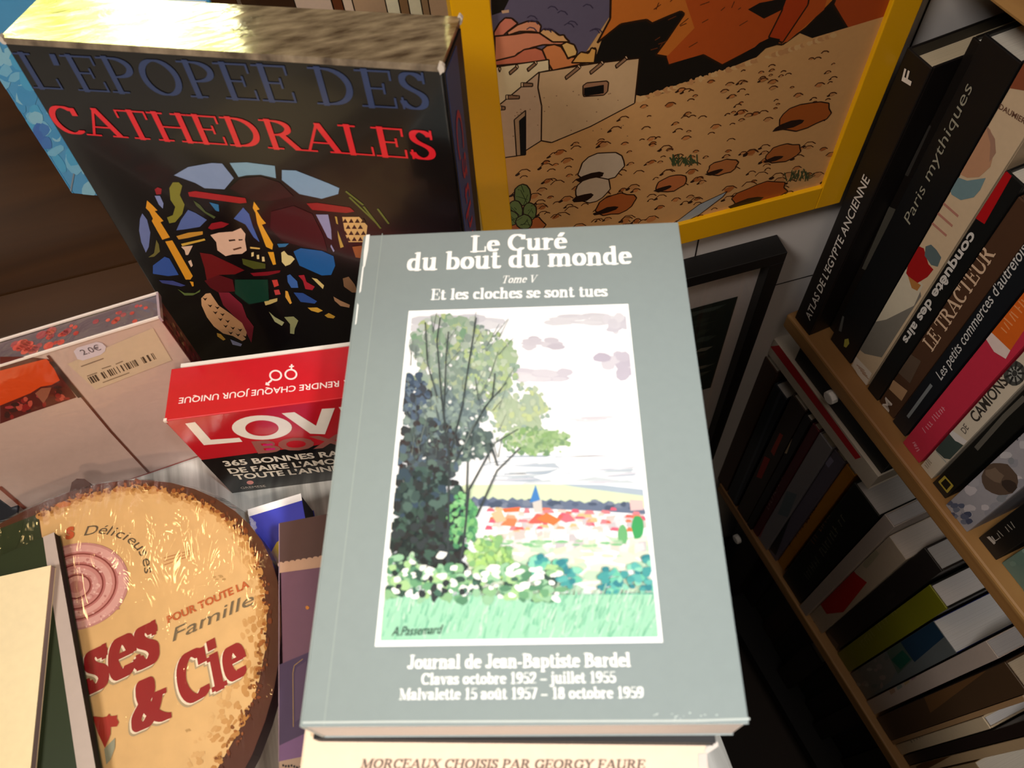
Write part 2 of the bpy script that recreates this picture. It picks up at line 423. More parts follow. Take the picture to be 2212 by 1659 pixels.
class Face:
    """a printed flat surface: point P0, outward normal N, optionally bounded by a rectangle (O, a, b, la, lb)"""
    def __init__(self, P0, N, rect=None):
        self.P0, self.N, self.rect, self.n = np.asarray(P0, float), unit(N), rect, 0
    def p(self, q, lift=0.0):
        return onp(q, self.P0, self.N) + self.N * lift
    def put(self, m, P, col, mat, extra=0.0):
        if self.rect is not None:
            O, a, b, la, lb = self.rect
            for ax, lim, sg in ((a, 0.0003, 1), (a, la - 0.0003, -1), (b, 0.0003, 1), (b, lb - 0.0003, -1)):
                src, P = P, []
                for j in range(len(src)):
                    p, q = src[j - 1], src[j]; dp, dq = (((p - O) @ ax) - lim) * sg, (((q - O) @ ax) - lim) * sg
                    if (dp >= 0) != (dq >= 0): P.append(p + (q - p) * (dp / (dp - dq)))
                    if dq >= 0: P.append(q)
                if len(P) < 3: return
        ar = sum(np.cross(P[i] - P[0], P[(i + 1) % len(P)] - P[0]) for i in range(len(P)))
        if ar @ self.N < 0: P = P[::-1]
        d = self.N * extra
        m.poly([p + d for p in P], col, mat)
    def draw(self, m, pts, col, lift=0.0002, mat='satin'):
        self.n += 1
        self.put(m, [self.p(q, lift) for q in pts], col, mat, self.n * 4e-7 if lift < 0.002 else 0)
    def line(self, m, pts, w, col, lift=0.0003, mat='satin'):
        P = [self.p(q, lift) for q in pts]
        for A, B in zip(P[:-1], P[1:]):
            d = B - A
            L = np.linalg.norm(d)
            if L < 1e-7: continue
            e = np.cross(self.N, d / L) * w / 2
            ext = d / L * w * 0.3
            self.n += 1
            self.put(m, [A - e - ext, B - e + ext, B + e + ext, A + e - ext], col, mat, self.n * 4e-7)
    def text(self, m, s, A, B, top, col, kind='sans', bold=0.0, T=0.18, t=0.06, shear=0.0, lift=0.0004, mat='satin'):
        """s runs along its baseline from A to B; top is a point at capital height"""
        a, b, c = self.p(A, lift), self.p(B, lift), self.p(top, lift)
        d = b - a; L = np.linalg.norm(d); e1 = d / L; e2 = np.cross(self.N, e1)
        hgt = abs((c - a) @ e2)
        polys, cap = sans(s, bold) if kind == 'sans' else serif(s, T, t)
        xs = [q[0] for p in polys if p for q in p]
        x0, x1 = min(xs), max(xs)
        sx, sy = L / (x1 - x0), hgt / cap
        k = 0
        self.n += 2
        for p in polys:
            if p is None: k = 0; continue
            k += 1
            self.put(m, [a + e1 * ((q[0] - x0) * sx + q[1] * sy * shear) + e2 * (q[1] * sy) for q in p], col, mat, self.n * 4e-7 + (k * 1.2e-6 if kind != 'sans' else 0))
    def text_path(self, m, s, path, h, col, shear=0.2, bold=0.0, lift=0.0004, mat='satin'):
        """letters one by one along a curve given in picture points; h = letter height in metres"""
        n = len(s)
        P = [self.p(q, lift) for q in path]
        ln = [0.0]
        for A, B in zip(P[:-1], P[1:]): ln.append(ln[-1] + np.linalg.norm(B - A))
        wid = [0.45 if c in 'il' else (1.25 if c in 'mDF' else 0.9) for c in s]
        tot = sum(wid); acc = 0.0
        def pt(u):
            for i in range(len(P) - 1):
                if u <= ln[i + 1] or i == len(P) - 2:
                    return P[i] + (P[i + 1] - P[i]) * ((u - ln[i]) / (ln[i + 1] - ln[i]))
        for ch, w in zip(s, wid):
            a = pt(acc / tot * ln[-1]); b = pt((acc + w) / tot * ln[-1]); acc += w
            if ch == ' ': continue
            e1 = unit(b - a); e2 = np.cross(self.N, e1); L = np.linalg.norm(b - a)
            polys, cap = sans(ch, bold)
            xs = [q[0] for p in polys for q in p]
            x0, x1 = min(xs), max(xs); sx = min(L / (x1 - x0) * 0.95, h / cap * 1.5)
            for p in polys:
                m.poly([a + e1 * ((q[0] - x0) * sx + q[1] * h / cap * shear) + e2 * (q[1] * h / cap) for q in p], col, mat)

def marks(f, m, A, B, h, n, col, w=0.0012, lift=0.0004, mat='satin'):
    """a row of lettering too blurred to read"""
    a, b = f.p(A, lift), f.p(B, lift); d = b - a; L = np.linalg.norm(d); e1 = d / L; e2 = np.cross(f.N, e1)
    for k in range(n):
        if rnd.random() < .12: continue
        x = (k + .5 + rnd.uniform(-.2, .2)) * L / n; hh = h * rnd.uniform(.7, 1.0)
        s = rnd.uniform(-.25, .25) * hh; ww = min(w, L / n * .55)
        f.n += 1
        f.put(m, [a + e1 * (x - ww / 2), a + e1 * (x + ww / 2), a + e1 * (x + ww / 2 + s) + e2 * hh, a + e1 * (x - ww / 2 + s) + e2 * hh], col, mat, f.n * 4e-7)
        if rnd.random() < .6:
            y = rnd.choice([.1, .5, .9]) * hh; f.n += 1
            f.put(m, [a + e1 * x + e2 * (y - ww * .3), a + e1 * (x + L / n * .5) + e2 * (y - ww * .3), a + e1 * (x + L / n * .5) + e2 * (y + ww * .3), a + e1 * x + e2 * (y + ww * .3)], col, mat, f.n * 4e-7)

def blob(cx, cy, rx, ry, n=9, jit=0.18, rot=0.0):
    o = []
    for i in range(n):
        a = 2 * math.pi * i / n
        k = 1 + rnd.uniform(-jit, jit)
        x, y = rx * k * math.cos(a), ry * k * math.sin(a)
        o.append((cx + x * math.cos(rot) - y * math.sin(rot), cy + x * math.sin(rot) + y * math.cos(rot)))
    return o
def mixc(a, b, t): return tuple(a[i] * (1 - t) + b[i] * t for i in range(3))

# ------------------------------------------------------------------ books
def book(name, label, O, a, b, c, th, h, dep, cover, page='e9e2d2', mat='satin', ov=0.003, board=0.0022,
         spine=None, group=None, bevel=0.0006, pagecol=None, front=None, back=None):
    """O = foot of the spine on the back cover; a: back->front cover, b: foot->head, c: spine->fore-edge.
    Returns the thing and its open meshes; close(...) links them."""
    a, b, c = unit(a), unit(b), unit(c)
    O = np.asarray(O, float)
    root = thing(name, label, 'book', tuple(O), group)
    parts = {}
    m = Mesh(); m.box(O, a, b, c, (0, th), (0, h), (0, board), spine or cover, mat); parts['spine'] = m
    m = Mesh(); m.box(O, a, b, c, (th - board, th), (0, h), (board, dep), front or cover, mat); parts['front_cover'] = m
    m = Mesh(); m.box(O, a, b, c, (0, board), (0, h), (board, dep), back or cover, mat); parts['back_cover'] = m
    m = Mesh(); m.box(O, a, b, c, (board, th - board), (ov, h - ov), (board, dep - ov), page, 'page', 0); parts['page_block'] = m
    return root, parts
def close(root, parts, bevel=0.0005):
    o3 = np.array(root.location)
    for n, m in parts.items():
        m.build(n, root, o3, bevel=0 if n == 'page_block' else bevel)
# ================================================================== the room
ZT = 1.0                                   # counter top
YW = 0.405                                 # white panelled wall behind the counter
MAT['greywood'] = wood('grey_limed_wood', '8a8780', 'd2cfc8', 26.0, (4.0, 0.22, 1), 0.55)
MAT['darkwood'] = wood('dark_varnished_wood', '2b1a0e', '4a2f18', 6.0, (0.5, 1, 5), 0.30)
MAT['pine'] = wood('pine_shelf', '8c6236', 'b98f56', 7.0, (1, 0.25, 6), 0.45)
MAT['wallwhite'] = plain('white_panel', 'd8d2cf', 0.55)
MAT['plaster'] = plain('plaster', '9a8f84', 0.8)
MAT['floorboards'] = wood('floor_boards', '17100b', '2a1d13', 4.0, (1, 0.2, 1), 0.6)
MAT['peg'] = plain('white_plastic', 'f0eeea', 0.35)
MAT['blackboard'] = plain('black_backing', '0b0a0a', 0.7)

def slab(name, lo, hi, mat, kind=True, bevel=0.0, col='808080'):
    m = Mesh(); m.box((0, 0, 0), (1, 0, 0), (0, 1, 0), (0, 0, 1), (lo[0], hi[0]), (lo[1], hi[1]), (lo[2], hi[2]), col, mat)
    o = m.build(name, None, (0, 0, 0), bevel=bevel)
    if kind: struct(o)
    return o
slab('floor', (-2.6, -2.2, -0.05), (2.4, 2.7, 0.0), 'floorboards')
slab('ceiling', (-2.6, -2.2, 2.9), (2.4, 2.7, 2.95), 'plaster')
slab('wall_left', (-2.65, -2.2, 0), (-2.6, 2.7, 2.9), 'plaster')
slab('wall_front', (-2.6, -2.25, 0), (2.4, -2.2, 2.9), 'plaster')
slab('wall_right', (2.4, -2.2, 0), (2.45, 2.7, 2.9), 'plaster')

# far wall with a window opening (the daylight that glints on the wrapped slipcase)
WX0, WX1, WZ0, WZ1 = -1.15, -0.20, 1.85, 2.50
YF = 2.5
m = Mesh()
for (x0, x1, z0, z1) in ((-2.6, WX0, 0, 2.9), (WX1, 2.4, 0, 2.9), (WX0, WX1, 0, WZ0), (WX0, WX1, WZ1, 2.9)):
    m.box((0, 0, 0), (1, 0, 0), (0, 1, 0), (0, 0, 1), (x0, x1), (YF, YF + 0.1), (z0, z1), 'a0a0a0', 'plaster')
struct(m.build('wall_far', None))
mt = bpy.data.materials.new('sunlit_garden_outside'); mt.use_nodes = True
nt = mt.node_tree; nt.nodes.clear()
out = nt.nodes.new('ShaderNodeOutputMaterial'); em = nt.nodes.new('ShaderNodeEmission'); em.inputs[1].default_value = 24.0
tc = nt.nodes.new('ShaderNodeTexCoord'); nz = nt.nodes.new('ShaderNodeTexNoise'); nz.inputs['Scale'].default_value = 5.0; nz.inputs['Detail'].default_value = 6
cr = nt.nodes.new('ShaderNodeValToRGB')
cr.color_ramp.elements[0].position = 0.36; cr.color_ramp.elements[0].color = (0.10, 0.12, 0.02, 1)
cr.color_ramp.elements[1].position = 0.62; cr.color_ramp.elements[1].color = (1.0, 0.98, 0.72, 1)
e = cr.color_ramp.elements.new(0.48); e.color = (0.60, 0.62, 0.16, 1)
nt.links.new(tc.outputs['Object'], nz.inputs['Vector']); nt.links.new(nz.outputs['Fac'], cr.inputs[0])
nt.links.new(cr.outputs[0], em.inputs[0]); nt.links.new(em.outputs[0], out.inputs[0])
MAT['outside'] = mt
MAT['framepaint'] = plain('window_paint', 'cfc8bc', 0.5)
win = Mesh()
wm = 0.035
for (x0, x1, z0, z1) in ((WX0, WX1, WZ0, WZ0 + wm), (WX0, WX1, WZ1 - wm, WZ1), (WX0, WX0 + wm, WZ0, WZ1), (WX1 - wm, WX1, WZ0, WZ1)):
    win.box((0, 0, 0), (1, 0, 0), (0, 1, 0), (0, 0, 1), (x0, x1), (YF + 0.02, YF + 0.07), (z0, z1), 'cfc8bc', 'framepaint')
w_ = struct(win.build('window_1', None))
g = Mesh(); g.box((0, 0, 0), (1, 0, 0), (0, 1, 0), (0, 0, 1), (WX0, WX1), (YF + 0.075, YF + 0.08), (WZ0, WZ1), 'ffffff', 'outside')
g.build('pane', w_)

# ------------------------------------------------------------------ white panelled wall with its joints
m = Mesh()
m.box((0, 0, 0), (1, 0, 0), (0, 1, 0), (0, 0, 1), (0.105, 2.4), (YW, YW + 0.06), (0, 2.9), 'd8d2cf', 'wallwhite')
wf = Face((0, YW, 0), (0, -1, 0))
def joint(p, q, w=0.0016):
    wf.line(m, [p, q], w, '2a2320', 0.0004, 'matte')
jz = wf.p((1716, 605))[2]
m.poly([(0.105, YW - 4e-4, jz), (0.9, YW - 4e-4, jz), (0.9, YW - 4e-4, jz + 0.0016), (0.105, YW - 4e-4, jz + 0.0016)], '2a2320', 'matte')
jx = wf.p((1500, 552))[0]
m.poly([(jx, YW - 4e-4, jz - 0.9), (jx + .0014, YW - 4e-4, jz - 0.9), (jx + .0014, YW - 4e-4, jz + 1.2), (jx, YW - 4e-4, jz + 1.2)], '2a2320', 'matte')
jx = wf.p((1986, 47))[0]
m.poly([(jx, YW - 4e-4, jz), (jx + .0016, YW - 4e-4, jz), (jx + .0016, YW - 4e-4, jz + 1.4), (jx, YW - 4e-4, jz + 1.4)], '2a2320', 'matte')
struct(m.build('wall_back', None))

# ------------------------------------------------------------------ counter
cnt = thing('counter', 'long pale grey limed wood counter carrying the stacked books', 'counter', (-0.45, 0.1, 0))
m = Mesh(); m.box((0, 0, 0), (1, 0, 0), (0, 1, 0), (0, 0, 1), (-1.05, 0.10), (-0.42, 0.56), (ZT - 0.03, ZT), 'bbb8b0', 'greywood')
m.build('worktop', cnt, (-0.45, 0.1, 0), bevel=0.002)
m = Mesh(); m.box((0, 0, 0), (1, 0, 0), (0, 1, 0), (0, 0, 1), (-1.0, 0.07), (-0.38, 0.54), (0.0, ZT - 0.03), '2a2320', 'darkwood')
m.build('base_panel', cnt, (-0.45, 0.1, 0))
# dark boards standing along the back of the counter
bb = Mesh()
for i, x0 in enumerate((-1.05, -0.72, -0.39)):
    bb.box((0, 0, 0), (1, 0, 0), (0, 1, 0), (0, 0, 1), (x0 + .002, x0 + 0.328), (0.484, 0.504), (ZT, 1.235), '3a2414', 'darkwood')
bb.box((0, 0, 0), (1, 0, 0), (0, 1, 0), (0, 0, 1), (-1.048, -0.182), (0.44, 0.4838), (ZT, ZT + .028), '3a2414', 'darkwood')
o = bb.build('backboard', None, (-0.5, 0.53, ZT), bevel=0.001)
pass
tag(o, 'dark varnished wooden boards standing along the back left of the counter', 'board')

# ================================================================== far shelf behind the counter (seen as a sliver at the top)
far = thing('far_shelf', 'distant wooden shelf of pale books beyond the black boxed book', 'shelf', (0, 0.98, 0.5))
m = Mesh(); m.box((0, 0, 0), (1, 0, 0), (0, 1, 0), (0, 0, 1), (-0.45, 0.35), (0.94, 1.2), (0.72, 0.745), '80552c', 'pine'); m.build('shelf_board', far, (0, .98, .5))
m = Mesh(); m.box((0, 0, 0), (1, 0, 0), (0, 1, 0), (0, 0, 1), (-0.45, 0.35), (1.2, 1.22), (0.0, 1.35), '4a3320', 'darkwood'); m.build('back_panel', far, (0, .98, .5))
for x in (-0.45, 0.33):
    m = Mesh(); m.box((0, 0, 0), (1, 0, 0), (0, 1, 0), (0, 0, 1), (x, x + .02), (0.94, 1.2), (0.0, 1.35), '80552c', 'pine'); m.build('side_panel', far, (0, .98, .5))
fb = [(560, 636, '3c2618', 'dark brown spine leftmost of the far row'), (636, 716, 'd9bfae', 'pinkish beige spine right of the dark one in the far row'),
      (717, 739, '6b3a22', 'thin brown spine in the middle of the far row'), (740, 761, 'e8cdb8', 'thin pale pink spine beside the thin brown one in the far row'),
      (762, 832, 'c4a183', 'wide tan spine in the far row'), (833, 861, 'fff2d2', 'bright cream spine touching the wide tan one in the far row'),
      (862, 881, '9a7350', 'thin tan spine between the two bright cream ones in the far row'), (882, 909, 'fff0d0', 'bright cream spine nearer the yellow frame in the far row'),
      (910, 925, 'a98462', 'thin fawn spine right of the bright cream ones in the far row'), (926, 990, 'd3ab8a', 'wide peach spine touching the yellow frame in the far row')]
for (p0, p1, c, lab) in fb:
    x0 = onp((p0, 4), (0, 0.96, 0), (0, 1, 0))[0]; x1 = onp((p1, 4), (0, 0.96, 0), (0, 1, 0))[0]
    r_, P_ = book('far_book', lab, (x0 + .0005, 0.96, 0.7456), (1, 0, 0), (0, 0, 1), (0, 1, 0), x1 - x0 - .001, 0.36, 0.17, c, group='pale books on the far shelf')
    close(r_, P_)

# ================================================================== stack in the middle
def fit(tl, tr, br, bl, z):
    q = [at(p, z) for p in (tl, tr, br, bl)]
    U = unit(q[1] - q[0] + q[2] - q[3]); Vv = np.cross(UP, U)
    w = 0.5 * ((q[1] - q[0]) @ U + (q[2] - q[3]) @ U); h = 0.5 * ((q[0] - q[3]) @ Vv + (q[1] - q[2]) @ Vv)
    c = sum(q) / 4
    return c - U * w / 2 - Vv * h / 2, U, Vv, w, h

ZG = 1.21; TG = 0.030
O, U, Vv, gw, gh = fit((790, 509), (1460, 480), (1625, 1564), (640, 1571), ZG)
gO = O - UP * TG
root, P = book('paperback', 'grey paperback with a white-edged village watercolour, on top of the middle stack', gO, UP, Vv, U, TG, gh, gw, '848f90', page='cfc4bd', mat='lamin', ov=0.0006, board=0.0006)
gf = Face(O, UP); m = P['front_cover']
# spine fold and worn left edge
gf.line(m, [(826, 505), (700, 1566)], 0.0004, '96a09e', 0.0001, 'lamin')
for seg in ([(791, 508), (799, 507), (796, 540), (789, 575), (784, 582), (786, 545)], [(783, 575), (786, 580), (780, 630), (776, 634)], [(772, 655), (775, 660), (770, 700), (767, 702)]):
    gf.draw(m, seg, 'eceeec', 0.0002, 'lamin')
gf.line(m, [(655, 1561), (840, 1559), (1500, 1557), (1618, 1553)], 0.0007, 'b9c0be', 0.00015, 'lamin')  # painted highlight along the cover's bottom edge
for i in range(14):
    x = rnd.uniform(1395, 1570)
    gf.draw(m, blob(x, 1549 + rnd.uniform(-9, 6), rnd.uniform(1.2, 3), rnd.uniform(.8, 1.6), 8), 'c9d0d0', 0.0002, 'lamin')  # pale flecks painted as a highlight near the lower right
W_ = 'fbfbf8'
gf.text(m, 'Le Cur\u00e9', (1016, 546), (1226, 538), (1016, 511), W_, 'serif', T=.205, t=.07, mat='lamin')
gf.text(m, 'du bout du monde', (878, 586), (1366, 571), (878, 548), W_, 'serif', T=.205, t=.07, mat='lamin')
gf.text(m, 'Tome V', (1083, 613), (1158, 611), (1083, 597), 'eef0ee', 'serif', T=.17, t=.06, shear=.25, mat='lamin')
gf.text(m, 'Et les cloches se sont tues', (930, 649), (1313, 641), (930, 626), 'f2f4f2', 'serif', T=.21, t=.07, mat='lamin')
gf.text(m, 'Journal de Jean-Baptiste Bardel', (880, 1445), (1363, 1440), (880, 1416), W_, 'serif', T=.21, t=.07, mat='lamin')
gf.text(m, 'Clavas octobre 1952 \u2013 juillet 1955', (910, 1479), (1331, 1475), (910, 1455), 'f2f4f2', 'serif', T=.20, t=.07, mat='lamin')
gf.text(m, 'Malvalette 15 ao\u00fbt 1957 \u2013 18 octobre 1959', (862, 1512), (1391, 1508), (862, 1488), 'f2f4f2', 'serif', T=.20, t=.07, mat='lamin')

# --- the watercolour
gf.draw(m, [(883, 672), (1357, 657), (1432, 1388), (810, 1397)], 'ffffff', 0.00015, 'lamin')
QP = [(890, 680), (1350, 665), (1421, 1378), (824, 1386)]
gf.draw(m, QP, 'ececef', 0.0002, 'lamin')
def inside(p):
    s = None
    for i in range(4):
        a, b = QP[i], QP[(i + 1) % 4]
        c = (b[0] - a[0]) * (p[1] - a[1]) - (b[1] - a[1]) * (p[0] - a[0])
        if s is None: s = c > 0
        elif (c > 0) != s: return False
    return True
def clip(pts):
    out = list(pts)
    for i in range(4):
        a, b = QP[i], QP[(i + 1) % 4]; src, out = out, []
        def sd(p): return (b[0] - a[0]) * (p[1] - a[1]) - (b[1] - a[1]) * (p[0] - a[0])
        for j in range(len(src)):
            p, q = src[j - 1], src[j]; dp, dq = sd(p), sd(q)
            if (dp >= 0) != (dq >= 0):
                t = dp / (dp - dq); out.append((p[0] + (q[0] - p[0]) * t, p[1] + (q[1] - p[1]) * t))
            if dq >= 0: out.append(q)
        if len(out) < 3: return []
    return out
lift = [0.00022]
def dab(pts, col):
    c = clip(pts)
    if len(c) >= 3:
        lift[0] += 1e-8
        if max(col) > 250 and min(col) > 240: pass
        else: col = tuple(v * .93 for v in col)
        gf.draw(m, c, col, lift[0], 'lamin')
def cloud(cx, cy, rx, ry, base, n=14):
    for i in range(n):
        dab(blob(cx + rnd.uniform(-rx, rx) * .8, cy + rnd.uniform(-ry, ry) * .7, rx * rnd.uniform(.25, .5), ry * rnd.uniform(.3, .6), 10, .12), mixc((base[0] - 26, base[1] - 24, base[2] - 22), (236, 236, 239), rnd.uniform(.05, .55)))
cloud(1260, 690, 80, 12, (230, 226, 233)); cloud(1170, 742, 42, 14, (216, 208, 219)); cloud(1330, 790, 40, 28, (212, 202, 218)); cloud(1175, 812, 60, 16, (222, 214, 226))
cloud(1270, 905, 60, 8, (232, 226, 234), 8); cloud(1000, 700, 110, 20, (224, 222, 230)); cloud(1330, 700, 30, 20, (222, 216, 228))
for k in range(40):
    y = rnd.uniform(985, 1045); x = rnd.uniform(1040, 1320)
    dab([(x, y), (x + rnd.uniform(40, 110), y + rnd.uniform(-9, 2)), (x + rnd.uniform(40, 110), y + rnd.uniform(-4, 5)), (x, y + rnd.uniform(1, 3.5))], rnd.choice([(178, 188, 202), (196, 204, 212), (204, 204, 216), (166, 178, 194)]))
dab([(1000, 1048), (1170, 1046), (1290, 1050), (1395, 1062), (1400, 1098), (1200, 1086), (985, 1076)], (212, 226, 190))
dab([(1210, 1046), (1300, 1048), (1390, 1058), (1394, 1072), (1330, 1064), (1240, 1052)], (170, 184, 200))
tl_ = [(982, 1068)]
for k in range(40): tl_.append((982 + k * 10.4, 1072 + (6 if k % 2 else 0) + k * .35 + rnd.uniform(-3, 3)))
tl_ += [(1398, 1112), (1280, 1104), (1120, 1098), (985, 1092)]
dab(tl_, (104, 116, 142))
for k in range(30): dab(blob(rnd.uniform(985, 1390), rnd.uniform(1082, 1100), rnd.uniform(6, 16), rnd.uniform(4, 8), 8), rnd.choice([(88, 100, 128), (120, 130, 152), (76, 88, 112)]))
# meadow
for k in range(150):
    dab(blob(rnd.uniform(1030, 1420), rnd.uniform(1165, 1300), rnd.uniform(14, 34), rnd.uniform(5, 12), 9), rnd.choice([(206, 220, 192), (220, 224, 206), (190, 214, 190), (224, 226, 214)]))
# village houses and roofs
for k in range(70):
    x, y = rnd.uniform(1050, 1385), rnd.uniform(1105, 1175)
    dab([(x, y), (x + rnd.uniform(10, 26), y - 2), (x + rnd.uniform(10, 26), y + rnd.uniform(10, 24)), (x, y + rnd.uniform(10, 24))], rnd.choice([(228, 224, 226), (236, 232, 236), (220, 206, 200), (204, 194, 192), (224, 212, 218), (196, 190, 196)]))
for k in range(60):
    x, y = rnd.uniform(1045, 1375), rnd.uniform(1096, 1140)
    w, h = rnd.uniform(10, 24), rnd.uniform(6, 11)
    dab([(x, y + h), (x + w * .3, y), (x + w, y + 1), (x + w * 1.2, y + h)], rnd.choice([(236, 120, 84), (230, 100, 92), (226, 130, 140), (240, 160, 130), (216, 186, 140), (238, 200, 190), (220, 96, 120)]))
for pts, c in (([(1085, 1100), (1124, 1096), (1122, 1106), (1090, 1108)], (240, 112, 70)), ([(1140, 1130), (1160, 1110), (1200, 1118), (1190, 1132)], (236, 100, 90)), ([(1158, 1122), (1180, 1108), (1212, 1124), (1196, 1136)], (244, 122, 72)),
               ([(1080, 1136), (1096, 1120), (1118, 1122), (1112, 1138)], (244, 130, 90)), ([(1060, 1110), (1082, 1100), (1094, 1126), (1072, 1130)], (206, 186, 150)), ([(1210, 1124), (1226, 1106), (1244, 1126), (1222, 1130)], (232, 110, 126)),
               ([(1144, 1086), (1157, 1048), (1168, 1084)], (70, 130, 196)), ([(1150, 1086), (1170, 1080), (1172, 1108), (1154, 1108)], (206, 200, 196)), ([(1360, 1080), (1388, 1082), (1390, 1102), (1362, 1104)], (226, 190, 190))):
    dab(pts, c)
dab(blob(1377, 1140, 13, 27, 12, .1), (66, 160, 96)); dab(blob(1346, 1155, 11, 20, 12, .15), (110, 176, 120))
for k in range(22): dab(blob(rnd.uniform(1080, 1340), rnd.uniform(1168, 1182), rnd.uniform(6, 16), rnd.uniform(2, 4), 7), rnd.choice([(130, 190, 140), (160, 200, 160)]))
# foliage of the big tree
zones = [
 (970, 740, 85, 60, 170, [(166, 180, 168), (138, 166, 142), (176, 192, 138), (128, 142, 142), (190, 198, 194), (120, 156, 128)], 9, 17),
 (985, 830, 105, 70, 230, [(126, 146, 136), (148, 168, 156), (164, 176, 172), (114, 134, 130), (172, 184, 150)], 9, 18),
 (1060, 790, 60, 70, 110, [(176, 196, 136), (158, 182, 148), (190, 202, 184), (144, 168, 154)], 6, 13),
 (1120, 900, 70, 70, 110, [(164, 182, 156), (184, 196, 174), (150, 170, 164), (192, 204, 150)], 6, 13),
 (1160, 955, 75, 30, 120, [(134, 170, 112), (156, 186, 132), (114, 146, 112), (174, 196, 156)], 5, 11),
 (960, 900, 90, 60, 170, [(132, 150, 148), (116, 134, 138), (150, 168, 160), (96, 112, 120)], 8, 17),
 (895, 860, 36, 50, 70, [(86, 104, 130), (66, 82, 104), (110, 128, 146), (60, 62, 70)], 7, 15),
 (985, 960, 80, 45, 120, [(104, 124, 118), (86, 102, 104), (130, 150, 138), (66, 78, 82)], 7, 16),
 (925, 980, 72, 70, 200, [(58, 62, 68), (74, 86, 92), (60, 48, 50), (88, 108, 130), (96, 116, 110)], 8, 18),
 (925, 1080, 84, 70, 240, [(44, 56, 58), (58, 74, 72), (72, 96, 92), (48, 46, 50), (86, 110, 104), (60, 78, 98)], 9, 20),
 (925, 1170, 84, 70, 240, [(38, 46, 48), (50, 66, 62), (46, 42, 46), (70, 98, 88), (58, 64, 70)], 9, 20),
 (955, 1240, 60, 36, 120, [(40, 44, 46), (54, 60, 62), (66, 78, 74), (44, 38, 42)], 8, 17),
 (1000, 1130, 30, 60, 90, [(96, 166, 110), (124, 186, 120), (70, 130, 96), (140, 196, 140)], 6, 13),
 (1060, 1210, 50, 50, 110, [(168, 208, 120), (150, 196, 120), (186, 214, 150), (120, 170, 120)], 6, 14),
 (880, 1240, 40, 40, 50, [(150, 196, 150), (120, 170, 130), (190, 210, 190)], 7, 14),
]
for (cx, cy, rx, ry, n, pal, a, b) in zones:
    mean = tuple(sum(c[i] for c in pal) / len(pal) for i in range(3))
    for k in range(14):
        r, t = math.sqrt(rnd.random()) * .72, rnd.uniform(0, 6.283)
        dab(blob(cx + rx * r * math.cos(t), cy + ry * r * math.sin(t), rx * rnd.uniform(.25, .42), ry * rnd.uniform(.25, .42), 11, .3), mixc(mean, rnd.choice(pal), .35))
for (cx, cy, rx, ry, n, pal, a, b) in zones:
    mean = tuple(sum(c[i] for c in pal) / len(pal) for i in range(3))
    for k in range(int(n * 1.0)):
        r, t = math.sqrt(rnd.random()), rnd.uniform(0, 6.283)
        c = mixc(rnd.choice(pal), mean, rnd.uniform(0, .5)); s = rnd.uniform(a, b) * 1.25
        dab(blob(cx + rx * r * math.cos(t), cy + ry * r * math.sin(t), s * .5, s * rnd.uniform(.25, .55), 7, .3, rnd.uniform(0, 3.14)), c)
for k in range(34):     # gaps of sky in the foliage
    dab(blob(rnd.uniform(870, 1060), rnd.uniform(700, 1000), rnd.uniform(2, 5), rnd.uniform(2, 6), 6, .3, rnd.uniform(0, 3)), (224, 226, 228))
for br in ([(968, 1230), (972, 1000), (955, 860), (945, 740), (952, 690)], [(975, 980), (1000, 880), (1012, 800), (1030, 690)], [(985, 1000), (1050, 880), (1095, 830)], [(945, 860), (925, 790), (920, 700)],
           [(1000, 1200), (1015, 1060), (1070, 960), (1120, 930)], [(1030, 1120), (1075, 1020), (1125, 970)], [(988, 1280), (1008, 1120), (1012, 1000)], [(1060, 960), (1076, 1010)], [(960, 900), (965, 770), (970, 720)], [(1020, 930), (1065, 860), (1070, 810)]):
    for p, q in zip(br[:-1], br[1:]):
        w = 2.6 if p[1] > 950 else 1.6
        dab([(p[0] - w, p[1]), (p[0] + w, p[1]), (q[0] + w * .7, q[1]), (q[0] - w * .7, q[1])], (62, 70, 74))
for k in range(70):     # twigs
    x, y = rnd.uniform(880, 1080), rnd.uniform(720, 1010); L = rnd.uniform(20, 60); s = rnd.uniform(-.25, .9) if x > 950 else rnd.uniform(-.5, .3)
    w = rnd.uniform(.5, 1.1)
    dab([(x - w, y), (x + w, y), (x + s * L + w * .5, y - L), (x + s * L - w * .5, y - L)], rnd.choice([(96, 108, 108), (74, 84, 88), (120, 132, 128)]))
# teal bushes, white flowers
for (cx, cy, rx, ry) in ((1165, 1225, 18, 20), (1220, 1240, 34, 34), (1330, 1255, 40, 30), (1392, 1245, 34, 40)):
    for k in range(30):
        r, t = math.sqrt(rnd.random()), rnd.uniform(0, 6.28)
        dab(blob(cx + rx * r * math.cos(t), cy + ry * r * math.sin(t), rnd.uniform(5, 12), rnd.uniform(4, 9), 8, .2), rnd.choice([(110, 196, 170), (74, 158, 160), (140, 210, 186), (58, 134, 146), (96, 180, 176)]))
dab([(1150, 1290), (1420, 1282), (1421, 1300), (1160, 1305)], (90, 166, 150))
